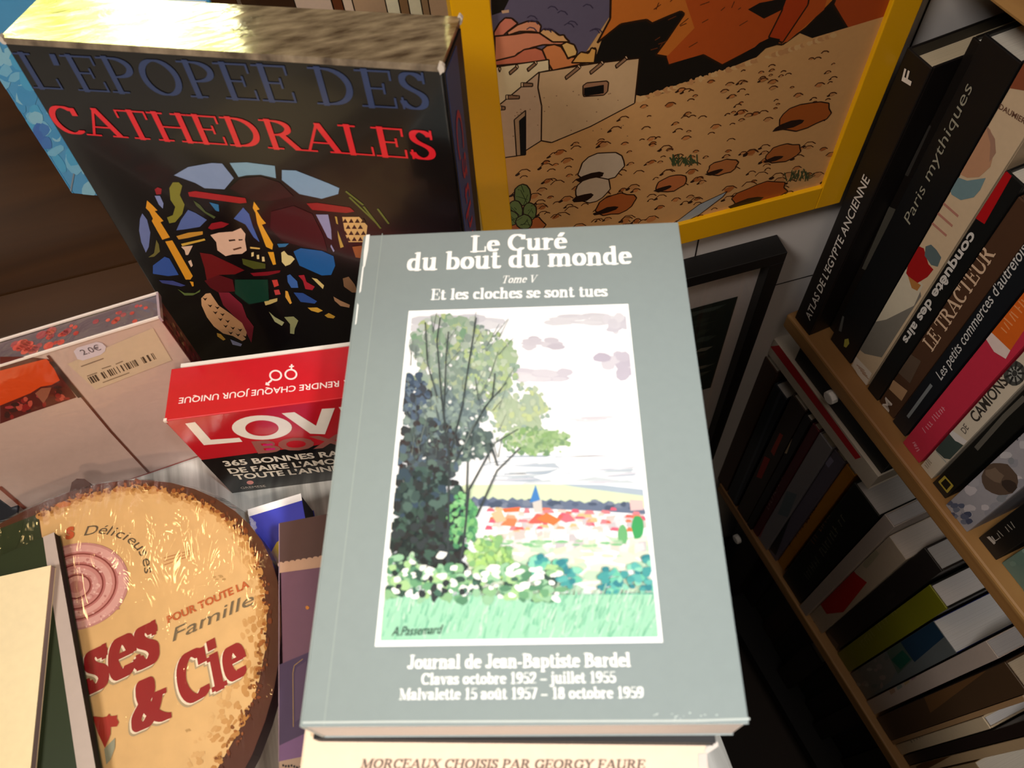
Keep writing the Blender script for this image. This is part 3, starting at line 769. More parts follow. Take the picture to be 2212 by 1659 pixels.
# meadow grass in front
dab([(826, 1290), (1416, 1286), (1421, 1378), (824, 1386)], (160, 214, 184))
for k in range(520):
    x, y = rnd.uniform(826, 1415), rnd.uniform(1290, 1384)
    L = rnd.uniform(10, 34); dx = L * rnd.uniform(.2, .6); w = rnd.uniform(1.2, 4)
    dab([(x, y), (x + w, y), (x + dx + w * .4, y - L), (x + dx, y - L)], rnd.choice([(130, 198, 164), (164, 218, 190), (186, 226, 204), (112, 186, 152), (204, 230, 212), (146, 204, 176)]))
for k in range(150):
    x = rnd.uniform(835, 1215); y = 1225 + rnd.uniform(-20, 70) if x < 900 else 1262 + rnd.uniform(-34, 38)
    dab(blob(x, y, rnd.uniform(8, 18), rnd.uniform(6, 12), 9, .25), rnd.choice([(140, 186, 140), (110, 164, 124), (168, 206, 148), (90, 140, 110), (150, 196, 160), (60, 84, 76)]))
for k in range(62):
    x = rnd.uniform(838, 1210); y = 1225 + rnd.uniform(-25, 65) if x < 960 else 1262 + rnd.uniform(-38, 40)
    s = rnd.uniform(5, 12)
    dab(blob(x, y, s, s * .62, 8, .25, rnd.uniform(-.6, .6)), rnd.choice([(252, 252, 250), (246, 248, 244), (240, 244, 240)]))
for k in range(14):
    dab(blob(rnd.uniform(840, 1120), rnd.uniform(1240, 1292), rnd.uniform(5, 10), rnd.uniform(5, 11), 8, .3), rnd.choice([(44, 56, 58), (74, 112, 98), (54, 60, 64)]))
gf.text(m, 'A.Passemard', (848, 1377), (953, 1372), (848, 1357), '1c2f2c', 'sans', shear=.3, lift=0.0005, mat='lamin')
P['spine'].c = [lin('96a09e')] * len(P['spine'].c)
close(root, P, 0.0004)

# black slim paperback beneath
def strip_book(name, label, pl, pr, z, t, back, cover, page, front=0.0, **kw):
    a, b = at(pl, z), at(pr, z); u = unit(b - a); v = np.cross(UP, u)
    r_, P_ = book(name, label, a - v * front - UP * t, UP, v, u, t, back + front, np.linalg.norm(b - a), cover, page=page, **kw)
    return r_, P_, Face(a, UP)
z1 = ZG - TG
r_, P_, f_ = strip_book('slim_book', 'thin black book pressed between the grey paperback and the cream one', (676, 1597), (1547, 1606), z1, 0.0072, 0.20, '141213', '2a2625', mat='satin', ov=0.0003, board=0.001)
close(r_, P_, 0.0003)
z2 = z1 - 0.0072
r_, P_, f_ = strip_book('paperback', 'cream paperback with grey italic capitals, under the thin black book', (650, 1645), (1529, 1645), z2, 0.03, 0.20, 'e9cdb4', 'd8c6ae', front=0.075, mat='satin', ov=0.0006, board=0.0006)
m = P_['front_cover']
f_.text(m, 'MORCEAUX CHOISIS PAR GEORGY FAURE', (778, 1660), (1392, 1662), (778, 1640), '6a5a50', 'serif', T=.17, t=.07, shear=.22, lift=0.0004)
f_.draw(m, [(1508, 1628), (1527, 1627), (1529, 1659), (1509, 1659)], 'cfc2b8', 0.0002)
f_.draw(m, [(1538, 1602), (1550, 1603), (1552, 1612), (1528, 1628), (1520, 1622)], 'd2c6bc', 0.0002)
close(r_, P_, 0.0004)
# plain books carrying the stack
zz = z2 - 0.03
for i, (lab, c, t) in enumerate((('brown book under the cream paperback in the middle stack', '5b4030', 0.05), ('grey book at the foot of the middle stack, on the counter', '77777a', None))):
    t = t or (zz - ZT)
    ang = -15.5 * math.pi / 180
    u = V3(math.cos(ang), math.sin(ang), 0); v = np.cross(UP, u)
    r_, P_ = book('stacked_book', lab, V3(-0.045, 0.075, zz - t), UP, v, u, t - 0.0003, 0.115, 0.105, c)
    close(r_, P_); zz -= t

# ================================================================== boxed cathedral book
cD = V3(-0.04660515, -0.07999241, -0.99570537); cW = V3(0.90424565, -0.42693723, -0.00802523)
k_ = 0.22 / 0.24
cTL = V3(-0.17852408, 0.43387301, -0.24444939) * k_ + CAM
cN = unit(np.cross(cW, -cD))
if cN[1] > 0: cN = -cN
CW, CH = 0.22, 0.272
rr = ray((990, 38)); cTR = cTL + cW * CW
st_ = np.linalg.lstsq(np.array([rr, cN]).T, cTR - CAM, rcond=None)[0]
CT = float(np.clip(st_[1] if st_[1] > 0 else -st_[1], 0.03, 0.075))
print('slipcase depth', CT)
cas = thing('boxed_book', 'large black slipcased art book with a stained-glass picture, wrapped in film', 'book', tuple(cTL + cW * CW / 2 + cD * CH))
o3 = np.array(cas.location)
m = Mesh(); m.box(cTL, cW, cD, -cN, (0, CW), (0.001, CH), (0, CT), '0c0a0b', 'gloss')
cf = Face(cTL, cN)
m2 = m
cf.text(m, "L'EPOPEE DES", (74, 190), (930, 238), (28, 112), '27375f', 'serif', T=.125, t=.045, mat='gloss')
cf.text(m, 'CATHEDRALES', (131, 287), (944, 346), (108, 226), 'd2202c', 'serif', T=.14, t=.05, mat='gloss')
def zc(pts): return [(280 + x / 3.95, 330 + y / 3.95) for x, y in pts]
SG = [
 ('7f93b8', [(380, 190), (500, 120), (700, 85), (790, 90), (890, 215), (810, 310), (640, 300), (560, 255)]),
 ('7ba0b8', [(855, 85), (1000, 80), (1240, 110), (1250, 215), (1120, 185), (1000, 190), (930, 205)]),
 ('7d9fbf', [(1300, 145), (1420, 150), (1700, 260), (1790, 300), (1780, 350), (1640, 390), (1450, 350), (1300, 230)]),
 ('a01c22', [(500, 335), (560, 325), (990, 385), (1000, 425), (940, 430), (510, 370)]),
 ('8e1a20', [(1510, 430), (1600, 425), (1880, 465), (1920, 500), (1850, 512), (1560, 485)]),
 ('7d7a2c', [(340, 300), (370, 250), (420, 250), (450, 280), (430, 360), (470, 440), (450, 520), (390, 590), (340, 600), (320, 550), (370, 530), (390, 460), (350, 400)]),
 ('5466a0', [(400, 660), (440, 570), (500, 485), (560, 510), (660, 570), (600, 630), (480, 650)]),
 ('6874a6', [(90, 560), (110, 515), (150, 570), (178, 680), (165, 800), (140, 850), (100, 760), (82, 660)]),
 ('7b86b4', [(215, 365), (260, 365), (290, 430), (285, 475), (250, 440)]),
 ('4561a8', [(890, 560), (970, 465), (1020, 520), (1050, 620), (1110, 760), (1060, 720), (990, 610)]),
 ('6a1418', [(600, 850), (700, 865), (900, 960), (980, 1000), (900, 1035), (760, 1040), (660, 1090), (640, 980)]),
 ('8c1a24', [(670, 640), (700, 600), (780, 585), (850, 605), (800, 635), (700, 655)]),
 ('d89428', [(150, 405), (190, 440), (240, 490), (215, 495), (290, 580), (265, 590), (345, 720), (280, 740), (190, 580), (200, 560), (170, 500), (140, 470)]),
 ('d89428', [(305, 755), (365, 745), (540, 1050), (520, 1080), (480, 1080)]),
 ('d89428', [(515, 1095), (545, 1100), (548, 1135), (535, 1140)]),
 ('e0a02c', [(1062, 415), (1110, 480), (1085, 490), (1130, 560), (1165, 600), (1130, 612), (1225, 780), (1218, 825), (1165, 800), (1090, 600), (1075, 510), (1052, 470)]),
 ('e0a02c', [(1180, 845), (1230, 845), (1250, 950), (1225, 955)]),
 ('d9b39c', [(690, 700), (760, 680), (880, 670), (950, 640), (990, 690), (985, 740), (1000, 830), (960, 860), (880, 865), (820, 880), (750, 830), (740, 760)]),
 ('3a2a22', [(845, 740), (900, 735), (905, 748), (850, 755)]), ('3a2a22', [(930, 735), (965, 735), (965, 745), (932, 748)]), ('5a3a2a', [(880, 820), (950, 800), (960, 812), (890, 832)]),
 ('c08a34', [(400, 710), (500, 680), (625, 668), (625, 695), (500, 725), (420, 738)]), ('c8a040', [(440, 775), (640, 730), (648, 745), (450, 795)]),
 ('d9b8a0', [(440, 800), (540, 790), (520, 830), (500, 870), (480, 870), (470, 830)]), ('d9b8a0', [(500, 925), (525, 912), (540, 960), (525, 975)]),
 ('1d5a9c', [(1400, 840), (1460, 812), (1640, 835), (1740, 880), (1755, 960), (1720, 1040), (1640, 1045), (1450, 960)]),
 ('8c90b8', [(1590, 525), (1695, 525), (1720, 650), (1725, 740), (1690, 720), (1640, 620)]), ('8c90b8', [(1720, 780), (1750, 835), (1740, 845), (1715, 800)]),
 ('b89a48', [(1752, 540), (1770, 545), (1780, 610), (1765, 600)]), ('b89a48', [(1775, 660), (1828, 800), (1800, 810), (1780, 720)]),
 ('d8c88c', [(1295, 850), (1320, 835), (1350, 870), (1385, 880), (1410, 905), (1370, 950), (1330, 965), (1300, 930)]),
 ('3d63a8', [(1345, 1045), (1370, 1035), (1430, 1095), (1440, 1150), (1380, 1150), (1350, 1100)]), ('2c4a8c', [(1400, 1190), (1480, 1195), (1600, 1265), (1580, 1285), (1460, 1270)]),
 ('a02230', [(1440, 1045), (1490, 1040), (1510, 1100), (1580, 1140), (1560, 1170), (1500, 1160), (1480, 1090)]), ('c84038', [(1215, 1085), (1260, 1080), (1275, 1130), (1235, 1145)]), ('c04040', [(1232, 1170), (1275, 1165), (1290, 1205), (1245, 1212)]),
 ('7a1420', [(1030, 1025), (1180, 1012), (1290, 1000), (1280, 1020), (1180, 1045), (1060, 1050)]),
 ('dca040', [(1330, 1175), (1350, 1180), (1385, 1280), (1370, 1290), (1330, 1230)]), ('c89838', [(1520, 1320), (1600, 1318), (1650, 1345), (1610, 1362), (1550, 1345)]), ('b88c34', [(1665, 1385), (1700, 1365), (1755, 1395), (1740, 1412), (1690, 1405)]),
 ('d0b878', [(1555, 1065), (1600, 1075), (1660, 1130), (1650, 1160), (1600, 1110)]), ('c0a868', [(1150, 1265), (1210, 1250), (1262, 1238), (1260, 1265), (1200, 1290), (1160, 1300)]),
 ('9a9a70', [(1190, 1355), (1240, 1400), (1320, 1445), (1300, 1475), (1240, 1440)]), ('8a8a60', [(1320, 1400), (1400, 1395), (1440, 1430), (1410, 1500), (1405, 1545), (1370, 1540), (1370, 1460)]),
 ('7a5a40', [(1820, 1070), (1870, 1055), (1920, 1120), (1950, 1190), (1900, 1190), (1830, 1140)]), ('a07858', [(1740, 1225), (1800, 1260), (1880, 1295), (1875, 1320), (1800, 1305), (1750, 1260)]),
 ('32529c', [(200, 960), (300, 885), (340, 900), (420, 1040), (330, 1050), (200, 1030)]), ('3c4480', [(250, 1085), (370, 1090), (480, 1130), (440, 1140), (280, 1110)]),
 ('5a6a38', [(410, 1160), (470, 1195), (560, 1195), (605, 1165), (600, 1185), (540, 1215), (470, 1215)]), ('6b6432', [(160, 890), (210, 855), (230, 740), (250, 780), (260, 840), (210, 885)]),
 ('7a2030', [(760, 1190), (850, 1190), (960, 1290), (1000, 1400), (1060, 1480), (1040, 1620), (1010, 1560), (940, 1440), (800, 1300)]), ('551018', [(640, 1090), (760, 1040), (880, 1080), (900, 1180), (760, 1190), (690, 1150)]),
 ('341016', [(1210, 500), (1400, 450), (1560, 520), (1650, 700), (1690, 840), (1480, 800), (1300, 750), (1200, 640)]), ('2a0e12', [(850, 300), (950, 215), (1120, 200), (1280, 250), (1400, 370), (1200, 410), (1040, 400)]),
 ('14382a', [(900, 1080), (1180, 1080), (1190, 1260), (1020, 1290), (900, 1200)]),
 ('c89a40', [(745, 1535), (780, 1545), (820, 1590), (800, 1600), (750, 1565)]), ('8c90b0', [(860, 1590), (960, 1630), (950, 1650), (880, 1635)]),
 ('4a4e1e', [(960, 900), (1160, 945), (1160, 985), (1060, 990), (970, 950)]), ('d8b060', [(1030, 800), (1115, 810), (1110, 822), (1030, 815)]),
 ('e0c890', [(1040, 850), (1060, 845), (1060, 880), (1040, 885)]), ('e0c890', [(1085, 870), (1105, 868), (1108, 905), (1088, 905)]), ('e0c890', [(1130, 885), (1150, 885), (1155, 925), (1132, 925)]), ('2f6ea0', [(1260, 775), (1360, 772), (1330, 800), (1275, 805)]),
 ('2f6ea0', [(680, 420), (760, 440), (765, 500), (735, 490)]), ('4a5630', [(545, 405), (600, 440), (650, 500), (735, 545), (720, 560), (640, 510), (570, 450)]),
 ('8c1a24', [(215, 310), (240, 292), (275, 305), (270, 350), (230, 355)]),
]
for c, pts in SG: cf.draw(m, zc(pts), c, 0.0002, 'gloss')
sleeve = [(650, 1200), (690, 1195), (760, 1300), (860, 1370), (960, 1450), (1000, 1530), (990, 1590), (960, 1605), (880, 1560), (800, 1540), (720, 1480), (660, 1400), (615, 1300), (612, 1240)]
cf.draw(m, zc(sleeve), 'cf9f74', 0.0002, 'gloss')
for r0 in range(6):
    for c0 in range(5):
        x = 640 + c0 * 62 + r0 * 44; y = 1245 + r0 * 58 + c0 * 16
        if 620 + r0 * 42 < x < 700 + r0 * 62: cf.draw(m, zc([(x - 18, y - 14), (x + 2, y - 4), (x + 24, y - 10), (x + 6, y + 14)]), '2c1c14', 0.0003, 'gloss')
cf.draw(m, zc([(1815, 545), (1960, 545), (2030, 620), (2020, 700), (1990, 760), (1870, 760), (1840, 690)]), 'd8b070', 0.0002, 'gloss')
cf.draw(m, zc([(1900, 800), (1980, 790), (2010, 830), (1990, 900), (1930, 890)]), '9a5a30', 0.0002, 'gloss')
for r0 in range(4):
    for c0 in range(4):
        x = 1840 + c0 * 52 + (26 if r0 % 2 else 0); y = 580 + r0 * 52
        if x < 2010: cf.draw(m, zc([(x - 22, y + 14), (x, y - 22), (x + 22, y + 14)]), '2a1a10', 0.0003, 'gloss')
for p, q in (((1880, 380), (2110, 600)), ((2000, 460), (2140, 640)), ((2120, 480), (2210, 600)), ((1850, 330), (1990, 440))):
    cf.line(m, zc([p, q]), 0.0012, '5f6a2c', 0.0002, 'gloss')
case_ = m.build('case', cas, o3, bevel=0.0008)
# right side: the book's own blue spine with red lettering
sO = cTR + cN * 0.0; sf = Face(cTR + cW * 0.0006, cW)
m = Mesh(); m.box(cTR, cW, cD, -cN, (0, 0.0006), (0.004, CH - 0.003), (0.002, CT - 0.002), '0a0a0c', 'satin')
m.box(cTR, cW, cD, -cN, (0, 0.0009), (0.006, CH - 0.003), (0.004, CT * 0.66), '2b3c68', 'satin')
A = cTR + cW * 0.0012 + cD * 0.03 - cN * CT * 0.50
polys, cap = sans("Cath\u00e9drales", 0.0)
xs = [q[0] for p in polys for q in p]; sx = 0.20 / max(xs)
for p in polys:
    m.poly([A + cD * (q[0] * sx + q[1] * .012 * .2) + cN * (q[1] * 0.018) for q in p][::-1], 'a02238', 'satin')
m.build('spine', cas, o3, label='dark blue spine with red script lettering')
# wrapped top
MAT['toptape'] = None
mt, nt, b = nodes('crinkled_foil_tape')
b.inputs['Base Color'].default_value = lin('8c7a66'); b.inputs['Metallic'].default_value = 0.25; b.inputs['Roughness'].default_value = 0.09
b.inputs['IOR'].default_value = 1.9
tc = nt.nodes.new('ShaderNodeTexCoord'); mp = nt.nodes.new('ShaderNodeMapping'); mp.inputs['Scale'].default_value = (1, 3.2, 1); mp.inputs['Rotation'].default_value = (0, 0, 0.44)
nz = nt.nodes.new('ShaderNodeTexNoise'); nz.inputs['Scale'].default_value = 34; nz.inputs['Detail'].default_value = 5; nz.inputs['Distortion'].default_value = 1.0
bp = nt.nodes.new('ShaderNodeBump'); bp.inputs['Strength'].default_value = 0.16; bp.inputs['Distance'].default_value = 0.0016
nt.links.new(tc.outputs['Object'], mp.inputs[0]); nt.links.new(mp.outputs[0], nz.inputs['Vector']); nt.links.new(nz.outputs['Fac'], bp.inputs['Height']); nt.links.new(bp.outputs[0], b.inputs['Normal'])
n2 = nt.nodes.new('ShaderNodeTexNoise'); n2.inputs['Scale'].default_value = 60; n2.inputs['Detail'].default_value = 6
cr = nt.nodes.new('ShaderNodeValToRGB'); cr.color_ramp.elements[0].color = lin('4a3a2c'); cr.color_ramp.elements[0].position = .3; cr.color_ramp.elements[1].color = lin('a8967e'); cr.color_ramp.elements[1].position = .75
nt.links.new(mp.outputs[0], n2.inputs['Vector']); nt.links.new(n2.outputs['Fac'], cr.inputs[0]); nt.links.new(cr.outputs[0], b.inputs['Base Color'])
MAT['toptape'] = mt
m = Mesh(); m.box(cTL, cW, cD, -cN, (-0.0004, CW + 0.0004), (-0.0006, 0.001), (-0.0004, CT + 0.0004), '8c7a66', 'toptape')
m.box(cTL, cW, cD, -cN, (-0.0004, CW + 0.0004), (0.001, 0.0028), (-0.0005, 0.0), 'b0a494', 'toptape')
m.build('top_tape', cas, o3, label='crinkled shiny tape along the top edge')
for (a_, c_) in ((0.0, 0), (CW, 0), (CW, CT)):
    m = Mesh(); P0 = cTL + cW * a_ - cN * c_
    m.prism([P0 + cW * (rnd.uniform(.0008, .0024) * math.cos(t)) + cD * (rnd.uniform(.0012, .0034) * math.sin(t) + .0012) + cN * 0.0006 for t in [i * math.pi / 5 for i in range(10)]], cN, 0.0022, 'c9bfb4', 'satin')
    m.build('worn_corner', case_, o3)

# sky-blue book tucked behind it
bN = cN; bP = cTL - cN * (CT + 0.006)
bf = Face(bP, bN)
b1, b2 = bf.p((155, 418)), bf.p((187, 411))
u = unit(cW); d = cD
bh_ = float((bf.p((20, -14)) - b1) @ (-cD))
print('picture book h', bh_)
bl = b1
root, P = book('picture_book', 'sky-blue picture book with clouds, its edge poking out left of the black slipcase', bl - cN * 0.008, cN, -d, u, 0.008, bh_, 0.15, '3f86b4', page='d8dcdc', mat='gloss', ov=0.002, board=0.0015)
m = P['front_cover']
bf.rect = (bl, u, -cD, 0.15, bh_)
for k in range(46):
    t = rnd.uniform(-.3, 1.0); x, y = 155 * t + rnd.uniform(0, 60), 190 + 228 * t - rnd.uniform(0, 60)
    bf.draw(m, blob(x, y, rnd.uniform(8, 20), rnd.uniform(8, 26), 10, .15, -.5), mixc(rnd.choice([(120, 176, 200), (150, 190, 200), (50, 130, 180), (60, 150, 190)]), (63, 134, 180), .35), 0.0002, 'gloss')
for k in range(8): bf.draw(m, blob(92 + rnd.uniform(-14, 14), 296 + rnd.uniform(-18, 18), 12, 14, 10, .15), mixc((40, 80, 160), (63, 134, 180), rnd.uniform(0, .5)), 0.0002, 'gloss')
bf.line(m, [(153, 412), (160, 375)], 0.001, '6a7a8a', 0.0003, 'gloss')
close(root, P)
rz = b1[2]
m = Mesh(); q0 = b1 + u * 0.045 - cN * 0.012
m.box(V3(q0[0], q0[1], 0), unit((u[0], u[1], 0)), unit((-cN[0], -cN[1], 0)), UP, (0, 0.10), (-0.004, 0.02), (ZT, rz - 0.0005), '3a2414', 'darkwood')
o = m.build('wooden_block', None, (q0[0], q0[1], ZT)); tag(o, 'dark wooden block behind the black slipcase holding up the sky-blue book', 'block')
# ================================================================== red and black box standing on the counter
def rot(a): return V3(math.cos(math.radians(a)), math.sin(math.radians(a)), 0)
lb = at((502, 1065), ZT)
lu, lv = rot(-9.2), rot(80.8)
LH, LD, LW = 0.108, 0.0365, 0.155
lo3 = lb + lu * LW / 2
love = thing('gift_box', 'upright red and black printed gift box with big white capitals, left of the grey paperback', 'box', tuple(lo3))
m = Mesh(); m.box(lb, lu, UP, lv, (0, LW), (0, LH), (0, LD), 'c01824', 'gloss')
ff = Face(lb, -lv); tf = Face(lb + UP * LH, UP)
def zl(p): return (330 + p[0] / 4.706, 740 + p[1] / 4.706)
def dl(f, pts, c, l=0.0002): f.draw(m, [zl(p) for p in pts], c, l, 'gloss')
# front: black foot
bl0, bl1 = ff.p(zl((500, 1192)))[2], 0
kz = bl0 - ZT
m.poly([lb - lv * .0001 + lu * a_ + UP * b_ for a_, b_ in ((0, 0), (LW, 0), (LW, kz), (0, kz))], '0d0b0a', 'gloss')
dl(ff, [(330, 820), (430, 805), (590, 985), (880, 965), (912, 1005), (520, 1040)], 'f2e8dc')
def ring(f, cx, cy, rx, ry, ix, iy, idy, col, n=32, l=0.0002, z=zl):
    for i in range(n):
        a0, a1 = 2 * math.pi * i / n, 2 * math.pi * (i + 1) / n
        q = [(cx + rx * math.cos(a0), cy + ry * math.sin(a0)), (cx + rx * math.cos(a1), cy + ry * math.sin(a1)), (cx + ix * math.cos(a1), cy + idy + iy * math.sin(a1)), (cx + ix * math.cos(a0), cy + idy + iy * math.sin(a0))]
        f.draw(m, [z(p) for p in q], col, l, 'gloss')
ff.text(m, 'BOX', zl((1068, 1122)), zl((2010, 1040)), zl((1030, 1005)), '9c5a50', 'sans', 0.04, lift=0.00015, mat='gloss')
dl(ff, [(1118, 1034), (1215, 1022), (1225, 1040), (1125, 1050)], 'd0206a'); dl(ff, [(1150, 1078), (1240, 1066), (1246, 1086), (1155, 1096)], 'd0206a')
ring(ff, 1110, 860, 305, 124, 170, 80, 6, 'f2e8dc', l=.00025)
dl(ff, [(1310, 715), (1440, 703), (1660, 842), (1720, 670), (1850, 662), (1750, 928), (1600, 922)], 'f2e8dc', .00025)
dl(ff, [(1890, 652), (2060, 640), (2060, 880), (1990, 890), (1920, 700)], 'f2e8dc', .00025)
ff.text(m, '365 BONNES RAISONS', zl((738, 1252)), zl((2340, 1102)), zl((725, 1200)), 'e9dcc8', 'sans', 0.03, mat='gloss')
ff.text(m, "DE FAIRE L'AMOUR", zl((788, 1326)), zl((2080, 1202)), zl((772, 1276)), 'e9dcc8', 'sans', 0.03, mat='gloss')
ff.text(m, "TOUTE L'ANNEE", zl((848, 1388)), zl((1976, 1285)), zl((832, 1338)), 'e9dcc8', 'sans', 0.03, mat='gloss')
dl(ff, [(990 + 36 * math.cos(t), 1420 + 20 * math.sin(t)) for t in [i * .5236 for i in range(12)]], 'd88a80')
ff.text(m, 'GREMESE', zl((900, 1482)), zl((1152, 1460)), zl((893, 1462)), 'c8b8a8', 'sans', 0.0, mat='gloss')
# lid
tf.text(m, 'RENDRE CHAQUE JOUR UNIQUE', zl((1896, 392)), zl((272, 566)), zl((1890, 452)), 'f4dcd8', 'sans', 0.012, mat='gloss')
tf.text(m, 'POUR', zl((2230, 358)), zl((1940, 388)), zl((2230, 415)), 'f4dcd8', 'sans', 0.012, mat='gloss')
ring(tf, 1250, 335, 66, 56, 48, 40, 0, 'f4dcd8', 20); ring(tf, 1405, 325, 66, 56, 48, 40, 0, 'f4dcd8', 20)
dl(tf, [(1205, 375), (1218, 388), (1172, 428), (1160, 415)], 'f4dcd8'); dl(tf, [(1145, 432), (1152, 402), (1190, 430), (1185, 440)], 'f4dcd8')
dl(tf, [(1402, 272), (1418, 272), (1422, 222), (1405, 222)], 'f4dcd8'); dl(tf, [(1388, 240), (1436, 236), (1436, 250), (1388, 254)], 'f4dcd8')
lc_ = m.build('case', love, lo3, bevel=0.0006)
m = Mesh(); m.box(lb, lu, UP, lv, (0.006, LW), (0.004, LH + 0.0005), (LD, LD + 0.0025), 'e4ded6', 'satin'); m.build('inner_card', love, lo3, label='white card edge behind the red lid')
m = Mesh(); m.box(lb, lu, UP, lv, (-0.0003, 0.0016), (LH - .0016, LH + 0.0003), (-0.0003, 0.0016), 'e8d8cc', 'satin'); m.build('worn_corner', lc_, lo3)

# ================================================================== film-wrapped box leaning behind it
pu = unit(V3(0.99808113, 0.06191979, 0))
pB = V3(-0.15055803, 0.30900034, -0.5) + CAM
pE = unit(V3(-0.00070165, 0.0113098, 0.13987106)); pN = np.cross(pu, pE)
if pN[1] > 0: pN = -pN
PW, PH, PD = 0.163, 0.1400, 0.0189
pc = pB - pu * PW / 2
gift = thing('wrapped_box', 'pale box in clear film with a barcode label, standing behind the round sausage board', 'box', tuple(pc))
m = Mesh(); m.box(pB, -pu, pE, -pN, (0, PW), (0, PH), (0, PD), 'ccb0a5', 'satin')
pf = Face(pB, pN)
def z7(pts): return [(x / 5.027, 620 + y / 5.027) for x, y in pts]
pf.draw(m, [(0, 770), (0, 915), (60, 893), (165, 858), (110, 776), (60, 770)], '5a1512', 0.0002)
pf.draw(m, z7([(-200, 960), (0, 905), (500, 775), (560, 830), (650, 1010), (560, 1060), (440, 1080), (330, 1150), (0, 1285), (-200, 1340)]), 'd9480c', 0.00025)
for i in range(26):
    x = rnd.uniform(-10, 150); y = 905 - x * .33 + rnd.uniform(-28, 4)
    pf.draw(m, blob(x, y, rnd.uniform(4, 11), rnd.uniform(3, 8), 7), rnd.choice(['8e1a1a', 'a8323a', '3a1412', 'c05040', '6a2a1a']), 0.00028)
pf.draw(m, z7([(380, 1150), (450, 1095), (560, 1085), (520, 1190), (470, 1260)]), '9a5a44', 0.0003)
pf.line(m, [(104, 768), (170, 848), (240, 932), (330, 1030)], 0.0016, '6a3a2c', 0.0003)
pf.line(m, [(112, 782), (172, 856)], 0.0026, '3c2420', 0.00035)
pf.line(m, [(50, 1106), (180, 1070), (430, 984), (540, 950)], 0.0012, '9a3a30', 0.0003)
pf.line(m, [(0, 1052), (56, 1100)], 0.0026, '8a3a1c', 0.0003)
# red flowered right side
m.box(pB, pu, pE, -pN, (0, 0.0003), (0.001, PH - .001), (0.0005, PD - .0005), '6a1a22', 'satin')
sfc = Face(pB + pu * 0.0004, pu)
for i in range(50):
    a_ = rnd.uniform(0.004, PD - .004); b_ = rnd.uniform(.07, PH - .004); s = rnd.uniform(.0012, .003)
    m.poly([pB + pu * 0.0005 + pE * (b_ + s * math.sin(t)) - pN * (a_ + s * .8 * math.cos(t)) for t in [k * 1.0472 for k in range(6)]], rnd.choice(['a8323a', '7a4a3c', '4a1216', 'b8845a', '8a2a2c']), 'satin')
# flowered top edge
m.box(pB, -pu, pE, -pN, (0, PW), (PH, PH + .0004), (0, PD), '75646c', 'satin')
for i in range(60):
    a_ = rnd.uniform(.004, PW - .02) ; b_ = rnd.uniform(.003, PD - .003); s = rnd.uniform(.0012, .0034)
    if a_ < .05: s *= .6
    m.poly([pB - pu * (a_ + s * math.cos(t)) + pE * (PH + .0006) - pN * (b_ + s * math.sin(t)) for t in [k * .785 for k in range(8)]][::-1], rnd.choice(['d8564c', 'c84a44', 'e0685a', 'b0525a']), 'satin')
for k in range(14):
    t = rnd.uniform(0, 6.28); r = rnd.uniform(.0, .005)
    s = .0024; a0 = .078 + r * math.cos(t); b0 = .010 + r * math.sin(t)
    m.poly([pB - pu * (a0 + s * math.cos(q)) + pE * (PH + .0007) - pN * (b0 + s * math.sin(q)) for q in [k2 * .785 for k2 in range(8)]][::-1], rnd.choice(['de5a50', 'e4685c', 'cc4c48']), 'satin')
m.build('box_body', gift, pc, bevel=0.0005)
# barcode label and price sticker
m = Mesh()
pf.draw(m, z7([(730, 830), (1660, 440), (1865, 790), (1040, 1110)]), 'd2bba0', 0.0004, 'matte')
def lerp2(a, b, t): return (a[0] + (b[0] - a[0]) * t, a[1] + (b[1] - a[1]) * t)
A0, A1, B0, B1 = (930, 985), (1670, 705), (975, 1050), (1710, 770)
t = 0.0
while t < 1:
    w = rnd.choice([.008, .012, .02, .028])
    if rnd.random() < .8:
        pf.draw(m, z7([lerp2(A0, A1, t), lerp2(A0, A1, min(1, t + w)), lerp2(B0, B1, min(1, t + w)), lerp2(B0, B1, t)]), '3a2a24', 0.0005, 'matte')
    t += w + rnd.choice([.008, .012, .018])
for (a, b) in (((885, 855), (1120, 770)), ((950, 960), (1050, 925)), ((1110, 880), (1200, 850)), ((1260, 830), (1330, 800)), ((1120, 1030), (1400, 925))):
    pf.line(m, z7([a, b]), 0.0009, '8a7460', 0.0005, 'matte')
bl_ = m.build('barcode_label', gift, pc, label='beige label with a black barcode')
m = Mesh()
pf.draw(m, z7([(800 + 0, 690), (840, 650), (1050, 588), (1110, 600), (1150, 640), (1140, 690), (1090, 730), (900, 790), (840, 775)]), 'd8ccd6', 0.0006, 'matte')
pf.text(m, '2.0\u20ac', z7([(905, 730)])[0], z7([(1105, 668)])[0], z7([(885, 668)])[0], '5a5058', 'sans', 0.0, lift=0.0008, mat='matte')
m.build('price_sticker', bl_, pc, label='pale round-ended price sticker')
MAT['film_box'] = film('film_on_box', 0.03, 0.10, 0.35, 26)
MAT['film_top'] = film('film_on_top_edge', 0.10, 0.14, 0.55, 40)
m = Mesh()
m.poly([pB - pu * a_ + pE * b_ + pN * .0012 for a_, b_ in ((-.001, 0.0), (-.001, PH + .001), (PW, PH + .001), (PW, 0.0))], 'ffffff', 'film_box')
m.poly([pB - pu * a_ + pE * (PH + .0016) - pN * b_ for a_, b_ in ((-.001, -.001), (-.001, PD + .001), (PW, PD + .001), (PW, -.001))], 'ffffff', 'film_top')
fw_ = m.build('film_wrap', gift, pc, label='clear plastic film')
m = Mesh()
for b_ in (-.0008, PD + .0004):
    m.box(pB, -pu, pE, -pN, (-.001, PW), (PH + .0006, PH + .002), (b_, b_ + .0012), 'efe2dc', 'gloss')
m.box(pB, -pu, pE, -pN, (-.0014, 0), (PH - .002, PH + .002), (-.001, PD + .001), 'b09aa4', 'gloss')
m.build('film_seam', fw_, pc)
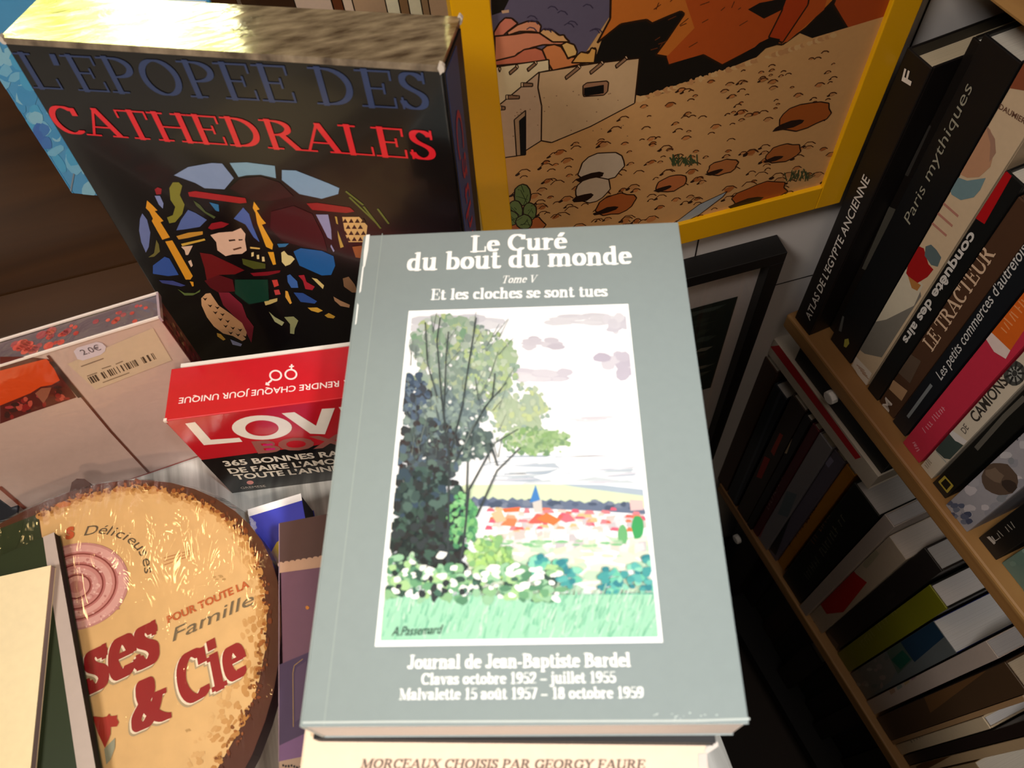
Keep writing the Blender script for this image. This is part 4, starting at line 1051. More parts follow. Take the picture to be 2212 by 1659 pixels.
# small dark book lying by the left frame edge in front of it
q0 = at((-60, 1140), ZT + .012); q1 = at((36, 1118), ZT + .012); u = unit(q1 - q0); v = np.cross(UP, u)
r_, P_ = book('small_book', 'small dark navy book flat on the counter at the left picture edge', q0 - UP * .012, UP, v, u, .012, .03, float(np.linalg.norm(q1 - q0)), '141a26', page='c8c0b4')
close(r_, P_)

# ================================================================== round sausage board
ZTIN = 1.05
tinf = Face((0, 0, ZTIN), UP)
outl = [(-170, 1300), (-120, 1210), (-60, 1160), (0, 1131), (54, 1103), (100, 1082), (155, 1061), (215, 1045), (270, 1037), (320, 1037), (370, 1043), (420, 1056), (465, 1076), (508, 1104), (540, 1134), (567, 1170), (588, 1212), (600, 1256), (606, 1310), (607, 1370), (602, 1430), (591, 1495), (572, 1560), (545, 1630), (505, 1705), (450, 1780), (370, 1850), (260, 1905), (120, 1930), (-20, 1915), (-150, 1850), (-230, 1700), (-235, 1500)]
inn = [(84, 1112), (130, 1090), (180, 1072), (240, 1056), (300, 1051), (350, 1056), (405, 1072), (455, 1094), (498, 1126), (530, 1160), (556, 1208), (570, 1262), (576, 1330), (574, 1400), (560, 1470), (540, 1530), (510, 1590), (470, 1660), (420, 1740), (340, 1800), (220, 1840), (190, 1850)]
oc = tinf.p((230, 1450))
tin = thing('round_board', 'round cream shop board with brown rusty rim and red brush lettering, shrink-wrapped', 'board', tuple(oc - UP * 0.013))
m = Mesh(); m.prism([tinf.p(p) for p in outl], UP, 0.013, '4a2213', 'rust', side='2c140c')
tinf.draw(m, [(-235, 1500), (-170, 1300), (-60, 1170), (0, 1142), (82, 1110), (190, 1850), (-150, 1840), (-225, 1690)], '243018', 0.0001, 'rust')
tinf.draw(m, inn, 'd2a870', 0.00015, 'rust')
for i in range(len(inn) - 1):                        # scorched zone inside the rim
    (x0, y0), (x1, y1) = inn[i], inn[i + 1]
    wide = 1.0 if y0 < 1150 else (1.6 if y0 < 1330 else 3.2)
    for k in range(26):
        t = rnd.random(); x, y = x0 + (x1 - x0) * t, y0 + (y1 - y0) * t
        dx, dy = x - 250, y - 1400; L = math.hypot(dx, dy); o_ = -rnd.random() ** 1.5 * 24 * wide
        tinf.draw(m, blob(x + dx / L * o_, y + dy / L * o_, rnd.uniform(4, 10), rnd.uniform(3, 7), 9, .25, math.atan2(dx, -dy)), mixc((168, 112, 52), (210, 168, 112), min(1, -o_ / (26 * wide) + rnd.uniform(0, .25))), 0.00016, 'rust')
for i in range(len(inn) - 1):                        # ragged rust along the rim
    (x0, y0), (x1, y1) = inn[i], inn[i + 1]
    wide = 1.0 if y0 < 1300 else 2.0
    for k in range(16):
        t = rnd.random(); x, y = x0 + (x1 - x0) * t, y0 + (y1 - y0) * t
        dx, dy = x - 250, y - 1400; L = math.hypot(dx, dy); o_ = rnd.uniform(-8 * wide, 12)
        c = rnd.choice(['6e3212', '5a2812', '8a4a1c', '4a2010']) if o_ > -3 else rnd.choice(['8a5420', '9a6830', '7a4418', '9a5a24'])
        tinf.draw(m, blob(x + dx / L * o_, y + dy / L * o_, rnd.uniform(2, 5.5), rnd.uniform(2, 5.5), 7, .35), c, 0.00017 + 2e-7 * k, 'rust')
for (x, y) in ((545, 1310), (478, 1250), (400, 1450), (405, 1580), (470, 1248)):
    for k in range(4): tinf.draw(m, blob(x + rnd.uniform(-8, 8), y + rnd.uniform(-4, 4), rnd.uniform(2, 5), rnd.uniform(1, 2.5), 7), rnd.choice(['b08a56', 'a8885c', 'b8905a']), 0.00022, 'rust')
tinf.draw(m, [(120, 1092), (140, 1083), (156, 1088), (150, 1094), (130, 1098)], 'b46a34', 0.0002, 'rust')
def ell(cx, cy, rx, ry, n=40, rot=-.35):
    return [(cx + rx * math.cos(a) * math.cos(rot) - ry * math.sin(a) * math.sin(rot), cy + rx * math.cos(a) * math.sin(rot) + ry * math.sin(a) * math.cos(rot)) for a in [2 * math.pi * i / n for i in range(n)]]
for i, (k, c) in enumerate(((1.0, 'b9807a'), (.95, 'cf9a92'), (.80, 'b4706c'), (.765, '7e3430'), (.735, 'c08078'), (.68, 'd09c92'), (.56, 'b06a66'), (.52, '7a302e'), (.49, 'c0807a'), (.42, 'ca948c'), (.31, 'a8625e'), (.28, '762e2c'), (.25, 'c48a82'), (.14, 'ae6c66'))):
    tinf.draw(m, ell(166, 1268, 116 * k, 92 * k), c, 0.0002 + i * 1e-6, 'rust')
for k in range(120):
    a, r = rnd.uniform(-1.9, 1.9), rnd.choice([.88, .62, .38]) + rnd.uniform(-.06, .06)
    tinf.draw(m, blob(166 + 114 * r * math.cos(a), 1268 + 94 * r * math.sin(a), rnd.uniform(1.5, 4), rnd.uniform(1.5, 3), 6), rnd.choice(['dcb0a6', 'b87a74', 'd4a29a']), 0.00022, 'rust')
def z1_(p): return (p[0] / 5.53, 1050 + p[1] / 5.53)
tinf.text(m, 's', z1_((792, 640)), z1_((893, 612)), z1_((780, 455)), 'b8502a', 'sans', 0.04, mat='rust')
tinf.text_path(m, 'D\u00e9licieuses', [z1_(p) for p in ((1005, 596), (1150, 570), (1290, 582), (1430, 622), (1560, 690), (1650, 780), (1700, 880), (1722, 980), (1735, 1085))], 0.0062, '5a4a38', shear=.25, mat='rust')
for a, b in (((355, 1206), (418, 1188)), ((355, 1213), (418, 1194)), ((356, 1221), (418, 1199))): tinf.line(m, [a, b], 0.0004, 'a8683a', 0.0002, 'rust')
tinf.text(m, 'POUR TOUTE LA', (364, 1348), (540, 1268), (358, 1334), 'b4582c', 'sans', 0.03, mat='rust')
tinf.text(m, 'Famille', (374, 1387), (548, 1306), (366, 1362), '6a5a44', 'sans', 0.0, shear=.45, mat='rust')
for off, c, l in (((-7, 9), 'a5906f', .0002), ((-4, 4), 'e2d0b4', .00024), ((0, 0), '8c1c1e', .0003)):
    def sh(p): return (p[0] + off[0], p[1] + off[1])
    tinf.text(m, 'ses', sh((180, 1505)), sh((347, 1424)), sh((152, 1390)), c, 'serif', T=.22, t=.10, shear=.16, lift=l, mat='rust')
    tinf.text(m, '&', sh((286, 1588)), sh((372, 1551)), sh((258, 1492)), c, 'serif', T=.24, t=.11, shear=.1, lift=l, mat='rust')
    tinf.text(m, 'Cie', sh((393, 1530)), sh((540, 1452)), sh((366, 1432)), c, 'serif', T=.24, t=.10, shear=.1, lift=l, mat='rust')
def z2_(pts): return [(x / 5.369, 1350 + y / 5.369) for x, y in pts]
tinf.draw(m, z2_([(1215, 1440), (1340, 1310), (1340, 1420), (1290, 1560), (1240, 1620)]), '8c8a74', 0.0002, 'rust')
tinf.draw(m, z2_([(1080, 1060), (1200, 1075), (1250, 1060), (1270, 1030), (1290, 1060), (1365, 1050), (1360, 1090), (1385, 1130), (1360, 1180), (1290, 1185), (1288, 1270), (1225, 1430), (1140, 1250)]), '9c2a20', 0.00025, 'rust')
m.build('board_face', tin, oc - UP * 0.013)
m = Mesh(); tb = [tinf.p((x, y)) for x, y in ((150, 1063), (155, 1042), (165, 1034), (182, 1034), (193, 1042), (197, 1052))]
m.prism(tb, UP, 0.010, '3a1a0e', 'rust'); m.build('hanging_tab', tin, oc - UP * 0.013, label='small dark brown tab at the top of the rim')
MAT['film_tin'] = film('film_on_round_board', 0.015, 0.07, 0.75, 17, (3.0, 1.0, 1.0))
m = Mesh()
cen = tinf.p((230, 1450)); n = len(outl)
W1 = [cen + (tinf.p(p) - cen) * 1.0 + UP * .0016 for p in outl]; W2 = [cen + (tinf.p(p) - cen) * 1.035 - UP * .010 for p in outl]
m.poly(W1[::-1] if np.cross(W1[1] - W1[0], W1[2] - W1[0])[2] < 0 else W1, 'ffffff', 'film_tin')
for i in range(n): m.poly([W1[i], W1[(i + 1) % n], W2[(i + 1) % n], W2[i]], 'ffffff', 'film_tin')
m.build('film_wrap', tin, oc - UP * 0.013, label='clear shrink-wrap with crinkled highlights')
# books it lies on
zt_ = ZTIN - 0.0131
for i, (lab, c, t, w) in enumerate((('brown book under the round sausage board', '6a4a34', .018, .15), ('grey book on the counter under the round sausage board', '6c6c70', None, .14))):
    t = t or zt_ - ZT
    u = rot(9); v = np.cross(UP, u); c0 = tinf.p((150, 1400))
    r_, P_ = book('stacked_book', lab, V3(c0[0], c0[1], zt_ - t) - u * w * .5 - v * .08, UP, v, u, t - .0003, .14, w, c)
    close(r_, P_); zt_ -= t

# thin book with dark edge, and cream booklet on top of it
zq = ZTIN + 0.0090
tr_, br_ = at((117, 1150), zq), at((207, 1659), zq)
v = unit(tr_ - br_); u = np.cross(v, UP)
qf = Face((0, 0, zq), UP)
r_, P_ = book('thin_book', 'thin dark green book with a pale strip down its right edge, under the cream booklet', br_ - v * .03 - u * .14 - UP * .0068, UP, v, u, .0068, float(np.linalg.norm(tr_ - br_)) + .03, .14, '24301a', page='1c1712', ov=0.0002, board=.0008, mat='satin')
m = P_['front_cover']
L = float(np.linalg.norm(tr_ - br_)); a_ = tr_ + UP * .0002
def qq(x, y): return a_ - u * x - v * y
m.poly([qq(.0068, 0), qq(.0092, L), qq(0, L), qq(0, 0)][::1], 'b8a8a0', 'satin')
close(r_, P_, 0)
zb = zq + 0.0057
tr_, br_, tl2 = at((110, 1221), zb), at((66, 1659), zb), at((0, 1245), zb)
v = unit(tr_ - br_); u = np.cross(v, UP)
r_, P_ = book('booklet', 'blank cream booklet lying in the bottom left corner', br_ - v * .03 - u * .12 - UP * .0055, UP, v, u, .0055, float(np.linalg.norm(tr_ - br_)) + .03, .12, 'f3e2b8', page='b9a6a6', ov=0.0002, board=.0006, mat='matte')
close(r_, P_, 0)

# ================================================================== blue book and purple box beside the stack
zbl = ZT + 0.03
tl, tr = at((535, 1101), zbl), at((650, 1066), zbl); u = unit(tr - tl); v = np.cross(UP, u)
bw = float(np.linalg.norm(tr - tl))
r_, P_ = book('blue_book', 'bright blue book with a white top band between the round board and purple box', tl - v * .085 - UP * .03, UP, v, u, .03, .085, bw, '3a42b4', page='23263a', mat='satin', ov=.0006, board=.0006)
bf = Face(tl, UP); m = P_['front_cover']
m.poly([tl + UP * .0002 - v * y + u * x for x, y in ((0, 0.0), (0, .0052), (bw, .0052), (bw, 0.0))], 'f6f6f4', 'satin')
m.poly([tl + UP * .0002 - v * y + u * x for x, y in ((0, .0405), (0, .085), (bw, .085), (bw, .0405))], '1d2338', 'satin')
bf.draw(m, [(585, 1195), (598, 1172), (612, 1162), (612, 1240), (600, 1232)], 'cdb848', 0.0004)
close(r_, P_)
zp = ZT + 0.081
tl, tr = at((604, 1129), zp), at((700, 1111), zp); u = unit(tr - tl); v = np.cross(UP, u)
pw_, ph_ = 0.047, 0.19
px0 = thing('purple_box', 'slim brown and purple box with a scalloped lace band, left of the grey paperback', 'box', tuple(tl - v * ph_ / 2 + u * pw_ / 2 - UP * .081))
o3 = np.array(px0.location)
m = Mesh(); m.box(tl - UP * .081, u, -v, UP, (0, pw_), (0, ph_), (0, .081), '6b4a5c', 'satin'); 
xf = Face(tl, UP)
xf.draw(m, [(604, 1130), (720, 1108), (720, 1205), (604, 1222)], '4c3533', 0.00015)
xf.draw(m, [(603, 1218), (720, 1200), (720, 1222), (603, 1238)], 'b08c74', 0.0002)
for k in range(9): xf.draw(m, blob(607 + k * 12.5, 1220 - k * 2.0, 7.2, 6, 10, .02), 'b08c74', 0.0002)
xf.draw(m, [(601, 1437), (700, 1395), (700, 1565), (603, 1611)], '463552', 0.00015)
xf.draw(m, [(603, 1611), (700, 1565), (700, 1625), (603, 1645)], '74527a', 0.00015)
xf.draw(m, [(603, 1645), (700, 1625), (700, 1720), (603, 1720)], 'a88c78', 0.00015)
xf.line(m, [(634, 1570), (633, 1454), (636, 1438), (654, 1424)], 0.0004, '9a7a50', 0.0003)
xf.draw(m, [(638, 1560), (637, 1456), (641, 1442), (662, 1428), (662, 1540)], '54405a', 0.0002)
for k in range(9): xf.draw(m, blob(612 + k * 6, 1655 + rnd.uniform(-2, 3), 2.4, 3, 6), '1c1618', 0.0003)
xf.line(m, [(603.5, 1132), (602.5, 1645)], 0.0005, '8a7280', 0.0003)
xf.draw(m, blob(664, 1313, 4, 4, 7), 'c07830', 0.0003)
m.build('box_body', px0, o3, bevel=0.0006)

# ================================================================== pictures on the wall
yf = YW - 0.014
YFc = Face((0, yf, 0), (0, -1, 0))
xl, xr = YFc.p((971, 0))[0], YFc.p((1905, 218))[0]
zbm = YFc.p((1640, 484))[2]; zbm = 0.5 * (YFc.p((1462, 531))[2] + YFc.p((1815, 438))[2])
xil = YFc.p((1059, 0))[0]; xir = YFc.p((1779, 403))[0]; zib = 0.5 * (YFc.p((1462, 489))[2] + YFc.p((1779, 404))[2])
bw_ = xil - xl; ztop = zbm + 0.40
pic = thing('yellow_frame', 'yellow framed cartoon desert picture hanging on the white wall', 'picture', ((xl + xr) / 2, YW, zbm))
o3 = np.array(pic.location)
EX, EY, EZ = V3(1, 0, 0), V3(0, 1, 0), V3(0, 0, 1)
MAT['yellowpaint'] = plain('yellow_lacquer', 'e2a608', 0.35, noise=0.03)
for (x0, x1, z0, z1) in ((xl, xil, zbm, ztop), (xir, xr, zbm, ztop), (xil, xir, zbm, zib), (xil, xir, ztop - bw_, ztop)):
    m = Mesh(); m.box((0, 0, 0), EX, EY, EZ, (x0, x1), (yf, YW), (z0, z1), 'e2a608', 'yellowpaint'); m.build('frame_side', pic, o3, bevel=0.0008)
ya = yf + 0.004
af = Face((0, ya, 0), (0, -1, 0))
m = Mesh(); m.box((0, 0, 0), EX, EY, EZ, (xil, xir), (ya, ya + .004), (zib, ztop - bw_), 'c99a62', 'satin')
ax0, ax1, az0, az1 = xil, xir, zib, ztop - bw_
lf = [0.0002]
def aclip(pts):
    out = [(p[0], p[2]) for p in pts]
    for (k, lim, sg) in ((0, ax0, 1), (0, ax1, -1), (1, az0, 1), (1, az1, -1)):
        src, out = out, []
        for j in range(len(src)):
            p, q = src[j - 1], src[j]; dp, dq = (p[k] - lim) * sg, (q[k] - lim) * sg
            if (dp >= 0) != (dq >= 0):
                t = dp / (dp - dq); out.append((p[0] + (q[0] - p[0]) * t, p[1] + (q[1] - p[1]) * t))
            if dq >= 0: out.append(q)
        if len(out) < 3: return []
    return out
def art(pts, col, edge=None, w=0.0009):
    q = aclip([af.p(p) for p in pts])
    if len(q) < 3: return
    lf[0] += 4e-7
    P3 = [V3(x, ya - lf[0], z) for x, z in q]
    ar = sum(np.cross(P3[i] - P3[0], P3[(i + 1) % len(P3)] - P3[0]) for i in range(len(P3)))
    if ar[1] > 0: P3 = P3[::-1]
    m.poly(P3, col, 'satin')
    if edge:
        for i in range(len(pts)): aline([pts[i], pts[(i + 1) % len(pts)]], edge, w)
def aline(pts, col, w=0.0009):
    for a, b in zip(pts[:-1], pts[1:]):
        A, B = af.p(a), af.p(b); d = B - A; L = np.linalg.norm(d)
        if L < 1e-6: continue
        e = np.cross((0, -1, 0), d / L) * w / 2
        q = aclip([A - e, B - e, B + e, A + e])
        if len(q) >= 3:
            lf[0] += 3e-7
            P3 = [V3(x, ya - lf[0], z) for x, z in q]
            m.poly(P3[::-1] if np.cross(P3[1] - P3[0], P3[2] - P3[0])[1] > 0 else P3, col, 'satin')
def zk(pts): return [(1050 + x / 4.88, y / 4.88) for x, y in pts]
INK = '2a1608'
# sky, far rocks, dark cave, cliffs
art([(1060, -420), (1400, -420), (1340, 0), (1300, 60), (1260, 120), (1100, 120), (1060, 60)], '5c5468')
art(zk([(150, -200), (240, 0), (180, 120), (60, 160), (40, -200)]), '16120e')
art(zk([(160, 110), (240, 100), (240, 130), (170, 140)]), 'c09a7a')
for pts, c in (([(80, 340), (140, 240), (200, 185), (270, 190), (335, 245), (225, 330), (150, 400), (80, 420)], 'c8745c'), ([(220, 340), (330, 260), (440, 220), (540, 225), (580, 270), (565, 345), (480, 330), (350, 330), (230, 370)], 'd08a66'),
               ([(90, 380), (300, 360), (420, 340), (570, 345), (760, 370), (860, 420), (820, 470), (600, 470), (480, 500), (330, 560), (300, 600), (90, 640)], 'cc7f5e'), ([(560, 345), (600, 305), (700, 315), (770, 370), (820, 365), (835, 395), (880, 440), (700, 440)], 'd2a06a'),
               ([(300, 590), (400, 520), (520, 500), (600, 530), (640, 620), (660, 640), (100, 690), (90, 640)], 'c06a4e'), ([(590, 520), (640, 480), (720, 465), (790, 490), (850, 580), (860, 620), (900, 600), (960, 600), (1150, 500), (1160, 640), (700, 740), (640, 640)], 'cc7c48'),
               ([(790, 470), (850, 440), (930, 470), (960, 540), (950, 580), (860, 610)], 'd4aa66'), ([(960, 580), (1000, 545), (1080, 560), (1110, 500), (1160, 520), (1140, 660), (900, 660)], 'd09a52')):
    art(zk(pts), c, INK, .0011)
art([(1340, -420), (1960, -420), (1900, 140), (1700, 60), (1500, 250), (1270, 200), (1284, 130), (1316, 40)], '12100d')
cl = [(1320, -60), (1318, 40), (1290, 92), (1340, 52), (1372, 46), (1396, 42), (1408, 50), (1440, 36), (1470, 24), (1478, 30), (1440, 86), (1416, 118), (1440, 122), (1445, 140), (1480, 122), (1520, 118), (1560, 140), (1600, 118), (1640, 90), (1690, 96), (1740, 60), (1800, 0), (1800, -420), (1420, -420)]
art(cl, 'c06a26', INK, .0014)
art([(1480, 0), (1560, -420), (1900, -420), (1780, 20), (1700, 90), (1640, 96), (1560, 138), (1520, 116), (1445, 138), (1440, 122), (1500, 60)], 'b04c1a')
art([(1640, -420), (1820, -420), (1745, 10), (1690, 92), (1660, 80), (1690, 20)], 'a83a12', INK, .0012)
art([(1800, 10), (1930, -300), (1930, 40), (1870, 52), (1830, 60)], 'a84418', INK, .0012)
art([(1615, 20), (1640, 6), (1700, -6), (1690, 20), (1650, 40)], '14110d'); art([(1640, 92), (1665, 80), (1685, 84), (1680, 96), (1640, 108), (1625, 106)], '14110d')
for k in range(46):
    x, y = rnd.uniform(1330, 1640), rnd.uniform(-160, 120)
    aline([(x, y), (x + rnd.uniform(6, 22), y - rnd.uniform(4, 16))], '5a2a10', .0007)
for k in range(12):
    x, y = rnd.uniform(1100, 1290), rnd.uniform(0, 90)
    aline([(x, y), (x + 7, y - 5), (x + 16, y - 3), (x + 22, y + 4)], '3a3248', .0007)
# sandy ground
ground = [(1080, 250), (1160, 330), (1375, 205), (1400, 212), (1500, 178), (1620, 128), (1760, 80), (1960, 20), (1960, 460), (1380, 620), (1080, 620)]
art(ground, 'cc9a62')
for k in range(64):
    t = k / 63; x = 1380 + t * 420; y = 214 - t * 138
    art(blob(x, y, rnd.uniform(4, 9), rnd.uniform(3, 7), 8), rnd.choice(['cc9a62', 'd2a872', 'bf8a58']))
# adobe houses
art(zk([(90, 705), (660, 625), (665, 740), (560, 760), (130, 1110), (100, 1100)]), 'd9c49c', INK, .001)
art(zk([(130, 1110), (560, 755), (545, 920), (585, 1120), (580, 1480), (330, 1640), (190, 1660), (140, 1180)]), 'c2a284', INK, .001)
art(zk([(560, 760), (1150, 665), (1615, 610), (1600, 760), (1565, 1085), (1100, 1330), (690, 1500), (580, 1480), (585, 1120), (545, 920)]), 'c8a67e', INK, .001)
art(zk([(1020, 900), (1060, 870), (1270, 850), (1290, 870), (1280, 960), (1240, 1000), (1030, 1015), (1020, 990)]), '9a7054', INK, .0009)
art(zk([(1030, 925), (1240, 890), (1240, 980), (1050, 1010), (1030, 1000)]), '0e0d0d')
art(zk([(295, 1260), (415, 1160), (415, 1630), (320, 1640)]), 'ab8a6a', INK, .0009); art(zk([(345, 1270), (415, 1210), (420, 1630), (360, 1630)]), '0e0c0c')
for (x, y, L, s) in ((130, 740, 20, -1), (240, 770, 110, -1), (430, 735, 120, -1), (830, 820, 190, -1), (1090, 765, 170, -1), (1360, 700, 150, -1), (380, 890, 110, 0), (220, 1020, 130, 0), (150, 1135, 50, 0)):
    q = [(x, y - 14), (x + L * .75, y - 14 + s * L * .62), (x + L * .85, y + 16 + s * L * .62), (x + 12, y + 18)] if s else [(x, y - 22), (x + L, y - 14), (x + L, y + 18), (x, y + 22)]
    art(zk(q), '8c6a50', INK, .0008)
    art(zk([(q[1][0] - 16, q[1][1]), (q[1][0] + 8, q[1][1] - 8), (q[2][0] + 8, q[2][1] - 8), (q[2][0] - 8, q[2][1])] if s else [(x - 14, y - 22), (x + 12, y - 22), (x + 12, y + 22), (x - 14, y + 22)]), 'd2b08a', INK, .0006)
for k in range(34):
    x, y = rnd.uniform(190, 1500), rnd.uniform(960, 1440)
    art(zk(blob(x, y, 8, 6, 6)), '8a684c')
# stones strewn over the slope
for k in range(420):
    x = rnd.uniform(1095, 1800); y = rnd.uniform(85, 520)
    if y < 214 - (x - 1380) * .33 + 8 or (x < 1385 and y < 330 - (x - 1160) * .52 + 14): continue
    s = rnd.uniform(4, 12) * (1 + (y - 200) / 500) * .9
    aline([(x - s, y + s * .3), (x - s * .3, y - s * .35), (x + s * .6, y - s * .45), (x + s * 1.2, y - s * .1)], '4a240e', .0008)
    if rnd.random() < .5: art(blob(x, y + s * .1, s * .8, s * .35, 8, .2, -.4), rnd.choice(['b4743f', 'c07a44', 'a8602e', 'bd8450']))
    if rnd.random() < .4: art(blob(x - s, y + s * .45, s * .5, s * .2, 7, .2, -.4), '2c170c')
for (x, y, rx, ry, c) in ((1735, 250, 60, 26, 'a4541e'), (1640, 420, 60, 24, 'a8501e'), (1330, 440, 44, 20, 'a85a2a'), (1135, 490, 44, 18, 'b06030'), (1450, 395, 36, 16, 'b4683a'), (1560, 360, 34, 15, 'b06a38'), (1690, 330, 40, 18, 'a8602c'), (1300, 360, 52, 30, 'c9b49c'), (1280, 408, 40, 26, 'c4ac92')):
    art(blob(x, y, rx, ry, 16, .1, -.3), c, INK, .001); art(blob(x - rx * .5, y + ry * .7, rx * .6, ry * .3, 9, .2, -.3), '24140c')
for (x, y, rx, ry) in ((1128, 420, 18, 24), (1112, 452, 17, 22), (1144, 456, 15, 20), (1102, 470, 18, 16), (1132, 478, 18, 16)):
    art(blob(x, y, rx, ry, 12, .08), '6a7a44', INK, .001)
    for k in range(6): aline([(x + rnd.uniform(-rx, rx) * .7, y + rnd.uniform(-ry, ry) * .7), (x + rnd.uniform(-rx, rx), y + rnd.uniform(-ry, ry))], '2c3a1a', .0005)
for k in range(50):
    x, y = rnd.choice([(1728, 385), (1478, 352)]); x += rnd.uniform(-30, 30)
    aline([(x, y + rnd.uniform(-2, 6)), (x + rnd.uniform(-10, 16), y - rnd.uniform(8, 22))], '3c4a2c', .0008)
art([(1460, 478), (1510, 440), (1570, 412), (1560, 424), (1510, 462), (1462, 486)], '9aa0a4', INK, .0008)
m.build('picture', pic, o3)

# black-framed picture below
YB = YW - 0.022
kf = Face((0, YB, 0), (0, -1, 0))
tz, tx = kf.p((1698, 547))[2], kf.p((1700, 550))[0]
tz = 0.5 * (tz + kf.p((1476, 604))[2]); bz_ = kf.p((1541, 993))[2]; tx = 0.5 * (tx + kf.p((1541, 993))[0])
bwk = 0.0135; xk0 = tx - 0.235
pk = thing('black_frame', 'black framed picture with a wide pale mount, hanging below the yellow one', 'picture', ((tx + xk0) / 2, YW, bz_))
o3 = np.array(pk.location)
MAT['blacklacquer'] = plain('black_lacquer', '0c0b0b', 0.5)
for (x0, x1, z0, z1) in ((xk0, tx, tz - bwk, tz), (xk0, tx, bz_, bz_ + bwk), (xk0, xk0 + bwk, bz_ + bwk, tz - bwk), (tx - bwk, tx, bz_ + bwk, tz - bwk)):
    mm = Mesh(); mm.box((0, 0, 0), EX, EY, EZ, (x0, x1), (YB, YW), (z0, z1), '0c0b0b', 'blacklacquer'); mm.build('frame_side', pk, o3, bevel=0.0006)
mm = Mesh(); mm.box((0, 0, 0), EX, EY, EZ, (xk0 + bwk, tx - bwk), (YB + .012, YB + .016), (bz_ + bwk, tz - bwk), 'cfc6c2', 'matte'); mnt_ = mm.build('mount', pk, o3)
mf = Face((0, YB + .012, 0), (0, -1, 0))
i0, i1 = mf.p((1591, 640)), mf.p((1537, 836)); ix1 = .5 * (i0[0] + i1[0]); ix0 = xk0 + (tx - ix1)
mm = Mesh()
mm.poly([(ix0, YB + .0115, i1[2]), (ix1, YB + .0115, i1[2]), (ix1, YB + .0115, i0[2]), (ix0, YB + .0115, i0[2])], '2c342e', 'satin')
for k in range(150):
    x, z = rnd.uniform(ix0 + .02, ix1 - .02), rnd.uniform(i1[2] + .008, i0[2] - .008)
    w, h = rnd.uniform(.006, .02), rnd.uniform(.002, .006)
    t = (z - i1[2]) / (i0[2] - i1[2])
    c = rnd.choice(['3a443c', '4a5650', '2c342e']) if t > .55 else rnd.choice(['75766a', '4c4a3e', '3a3830', '8a8678', '5c6054'] if t > .2 else ['34464f', '3c4e5a', '40484a'])
    mm.poly([(x - w, YB + .0113 - k * 1e-6, z - h * .3), (x + w * .3, YB + .0113 - k * 1e-6, z - h), (x + w, YB + .0113 - k * 1e-6, z + h * .4), (x - w * .4, YB + .0113 - k * 1e-6, z + h)], c, 'satin')
mm.build('picture', mnt_, o3, label='dark stormy landscape print')
MAT['glass'] = film('picture_glass', 0.0, 0.02, 0.0, 1)
mm = Mesh(); mm.poly([(xk0 + bwk, YB + .006, bz_ + bwk), (tx - bwk, YB + .006, bz_ + bwk), (tx - bwk, YB + .006, tz - bwk), (xk0 + bwk, YB + .006, tz - bwk)], 'ffffff', 'glass'); mm.build('glass', pk, o3)
# ================================================================== bookcase on the right
DD = V3(math.cos(math.radians(98.0)), math.sin(math.radians(98.0)), 0)      # along the shelf, towards the wall
NN = V3(DD[1], -DD[0], 0)                                                    # into the shelf
A0 = onp((1712, 697), (0, 0.385, 0), (0, 1, 0))
ZU = A0[2]
B0s = V3(A0[0], A0[1], 0)
def sd(P): q = np.asarray(P) - B0s; return float(q @ DD), float(q @ NN)
fr = [sd(at(p, ZU))[1] for p in ((1729, 713), (1819, 834))]
DF = sum(fr) / 2
def onfront(p, d): return onp(p, B0s + NN * d, NN)
zb_ = [onfront(p, DF)[2] for p in ((1731, 759), (1796, 844), (1892, 967), (1979, 1078))]
ZUB = sum(zb_) / 4
low = [onfront(p, DF) for p in ((1607, 1172), (1700, 1300), (1777, 1400), (1880, 1585))]
ZLB = sum(q[2] for q in low) / 4
lt = [onfront(p, DF)[2] for p in ((1590, 1120), (1655, 1210))]
upz = [onfront(p, DF)[2] for p in ((2124, 1), (2212, 56))]
print('front', fr, 'ZU', ZU, 'ZUB', zb_, 'ZLB', [q[2] for q in low], 'lt', lt, 'upz', upz)
TS = ZU - ZUB
ZL = ZLB + 0.024
ZV = sum(upz) / 2
SNEAR, SFAR, DEP = -1.05, 0.012, 0.27
bc = thing('bookcase', 'pine bookcase packed with books along the right side', 'bookcase', tuple(B0s))
bo = np.array(bc.location)
for (zt, th) in ((ZU, TS), (ZL, 0.024), (ZV + 0.024, 0.024)):
    m = Mesh(); m.box(B0s + UP * (zt - th), DD, NN, UP, (SNEAR, SFAR), (DF, DEP), (0, th), 'a06428', 'pine'); m.build('shelf_board', bc, bo, bevel=0.0025)
m = Mesh(); m.box(B0s + UP * .046, DD, NN, UP, (SNEAR, SFAR), (DF, DEP), (0, .024), '1a1310', 'blackboard'); m.build('shelf_board', bc, bo)  # lowest board coloured black to stand in for the shade down there
m = Mesh(); m.box(B0s, DD, NN, UP, (SNEAR, SFAR), (DEP, DEP + .012), (0, ZV + .03), '0b0a0a', 'blackboard'); m.build('back_panel', bc, bo)
m = Mesh(); m.box(B0s, DD, NN, UP, (SNEAR - .022, SNEAR), (DF, DEP + .012), (0, ZV + .03), 'a06428', 'pine'); m.build('side_panel', bc, bo, bevel=0.001)
m = Mesh(); m.box(B0s, DD, NN, UP, (SNEAR, SFAR), (DF + .02, DF + .032), (0, .046), '0b0a0a', 'blackboard'); m.build('plinth', bc, bo)
m = Mesh(); m.box(B0s, DD, NN, UP, (SFAR - 0.018, SFAR), (0.10, DEP), (0, ZL - .024), 'a06428', 'pine'); m.build('upright', bc, bo)
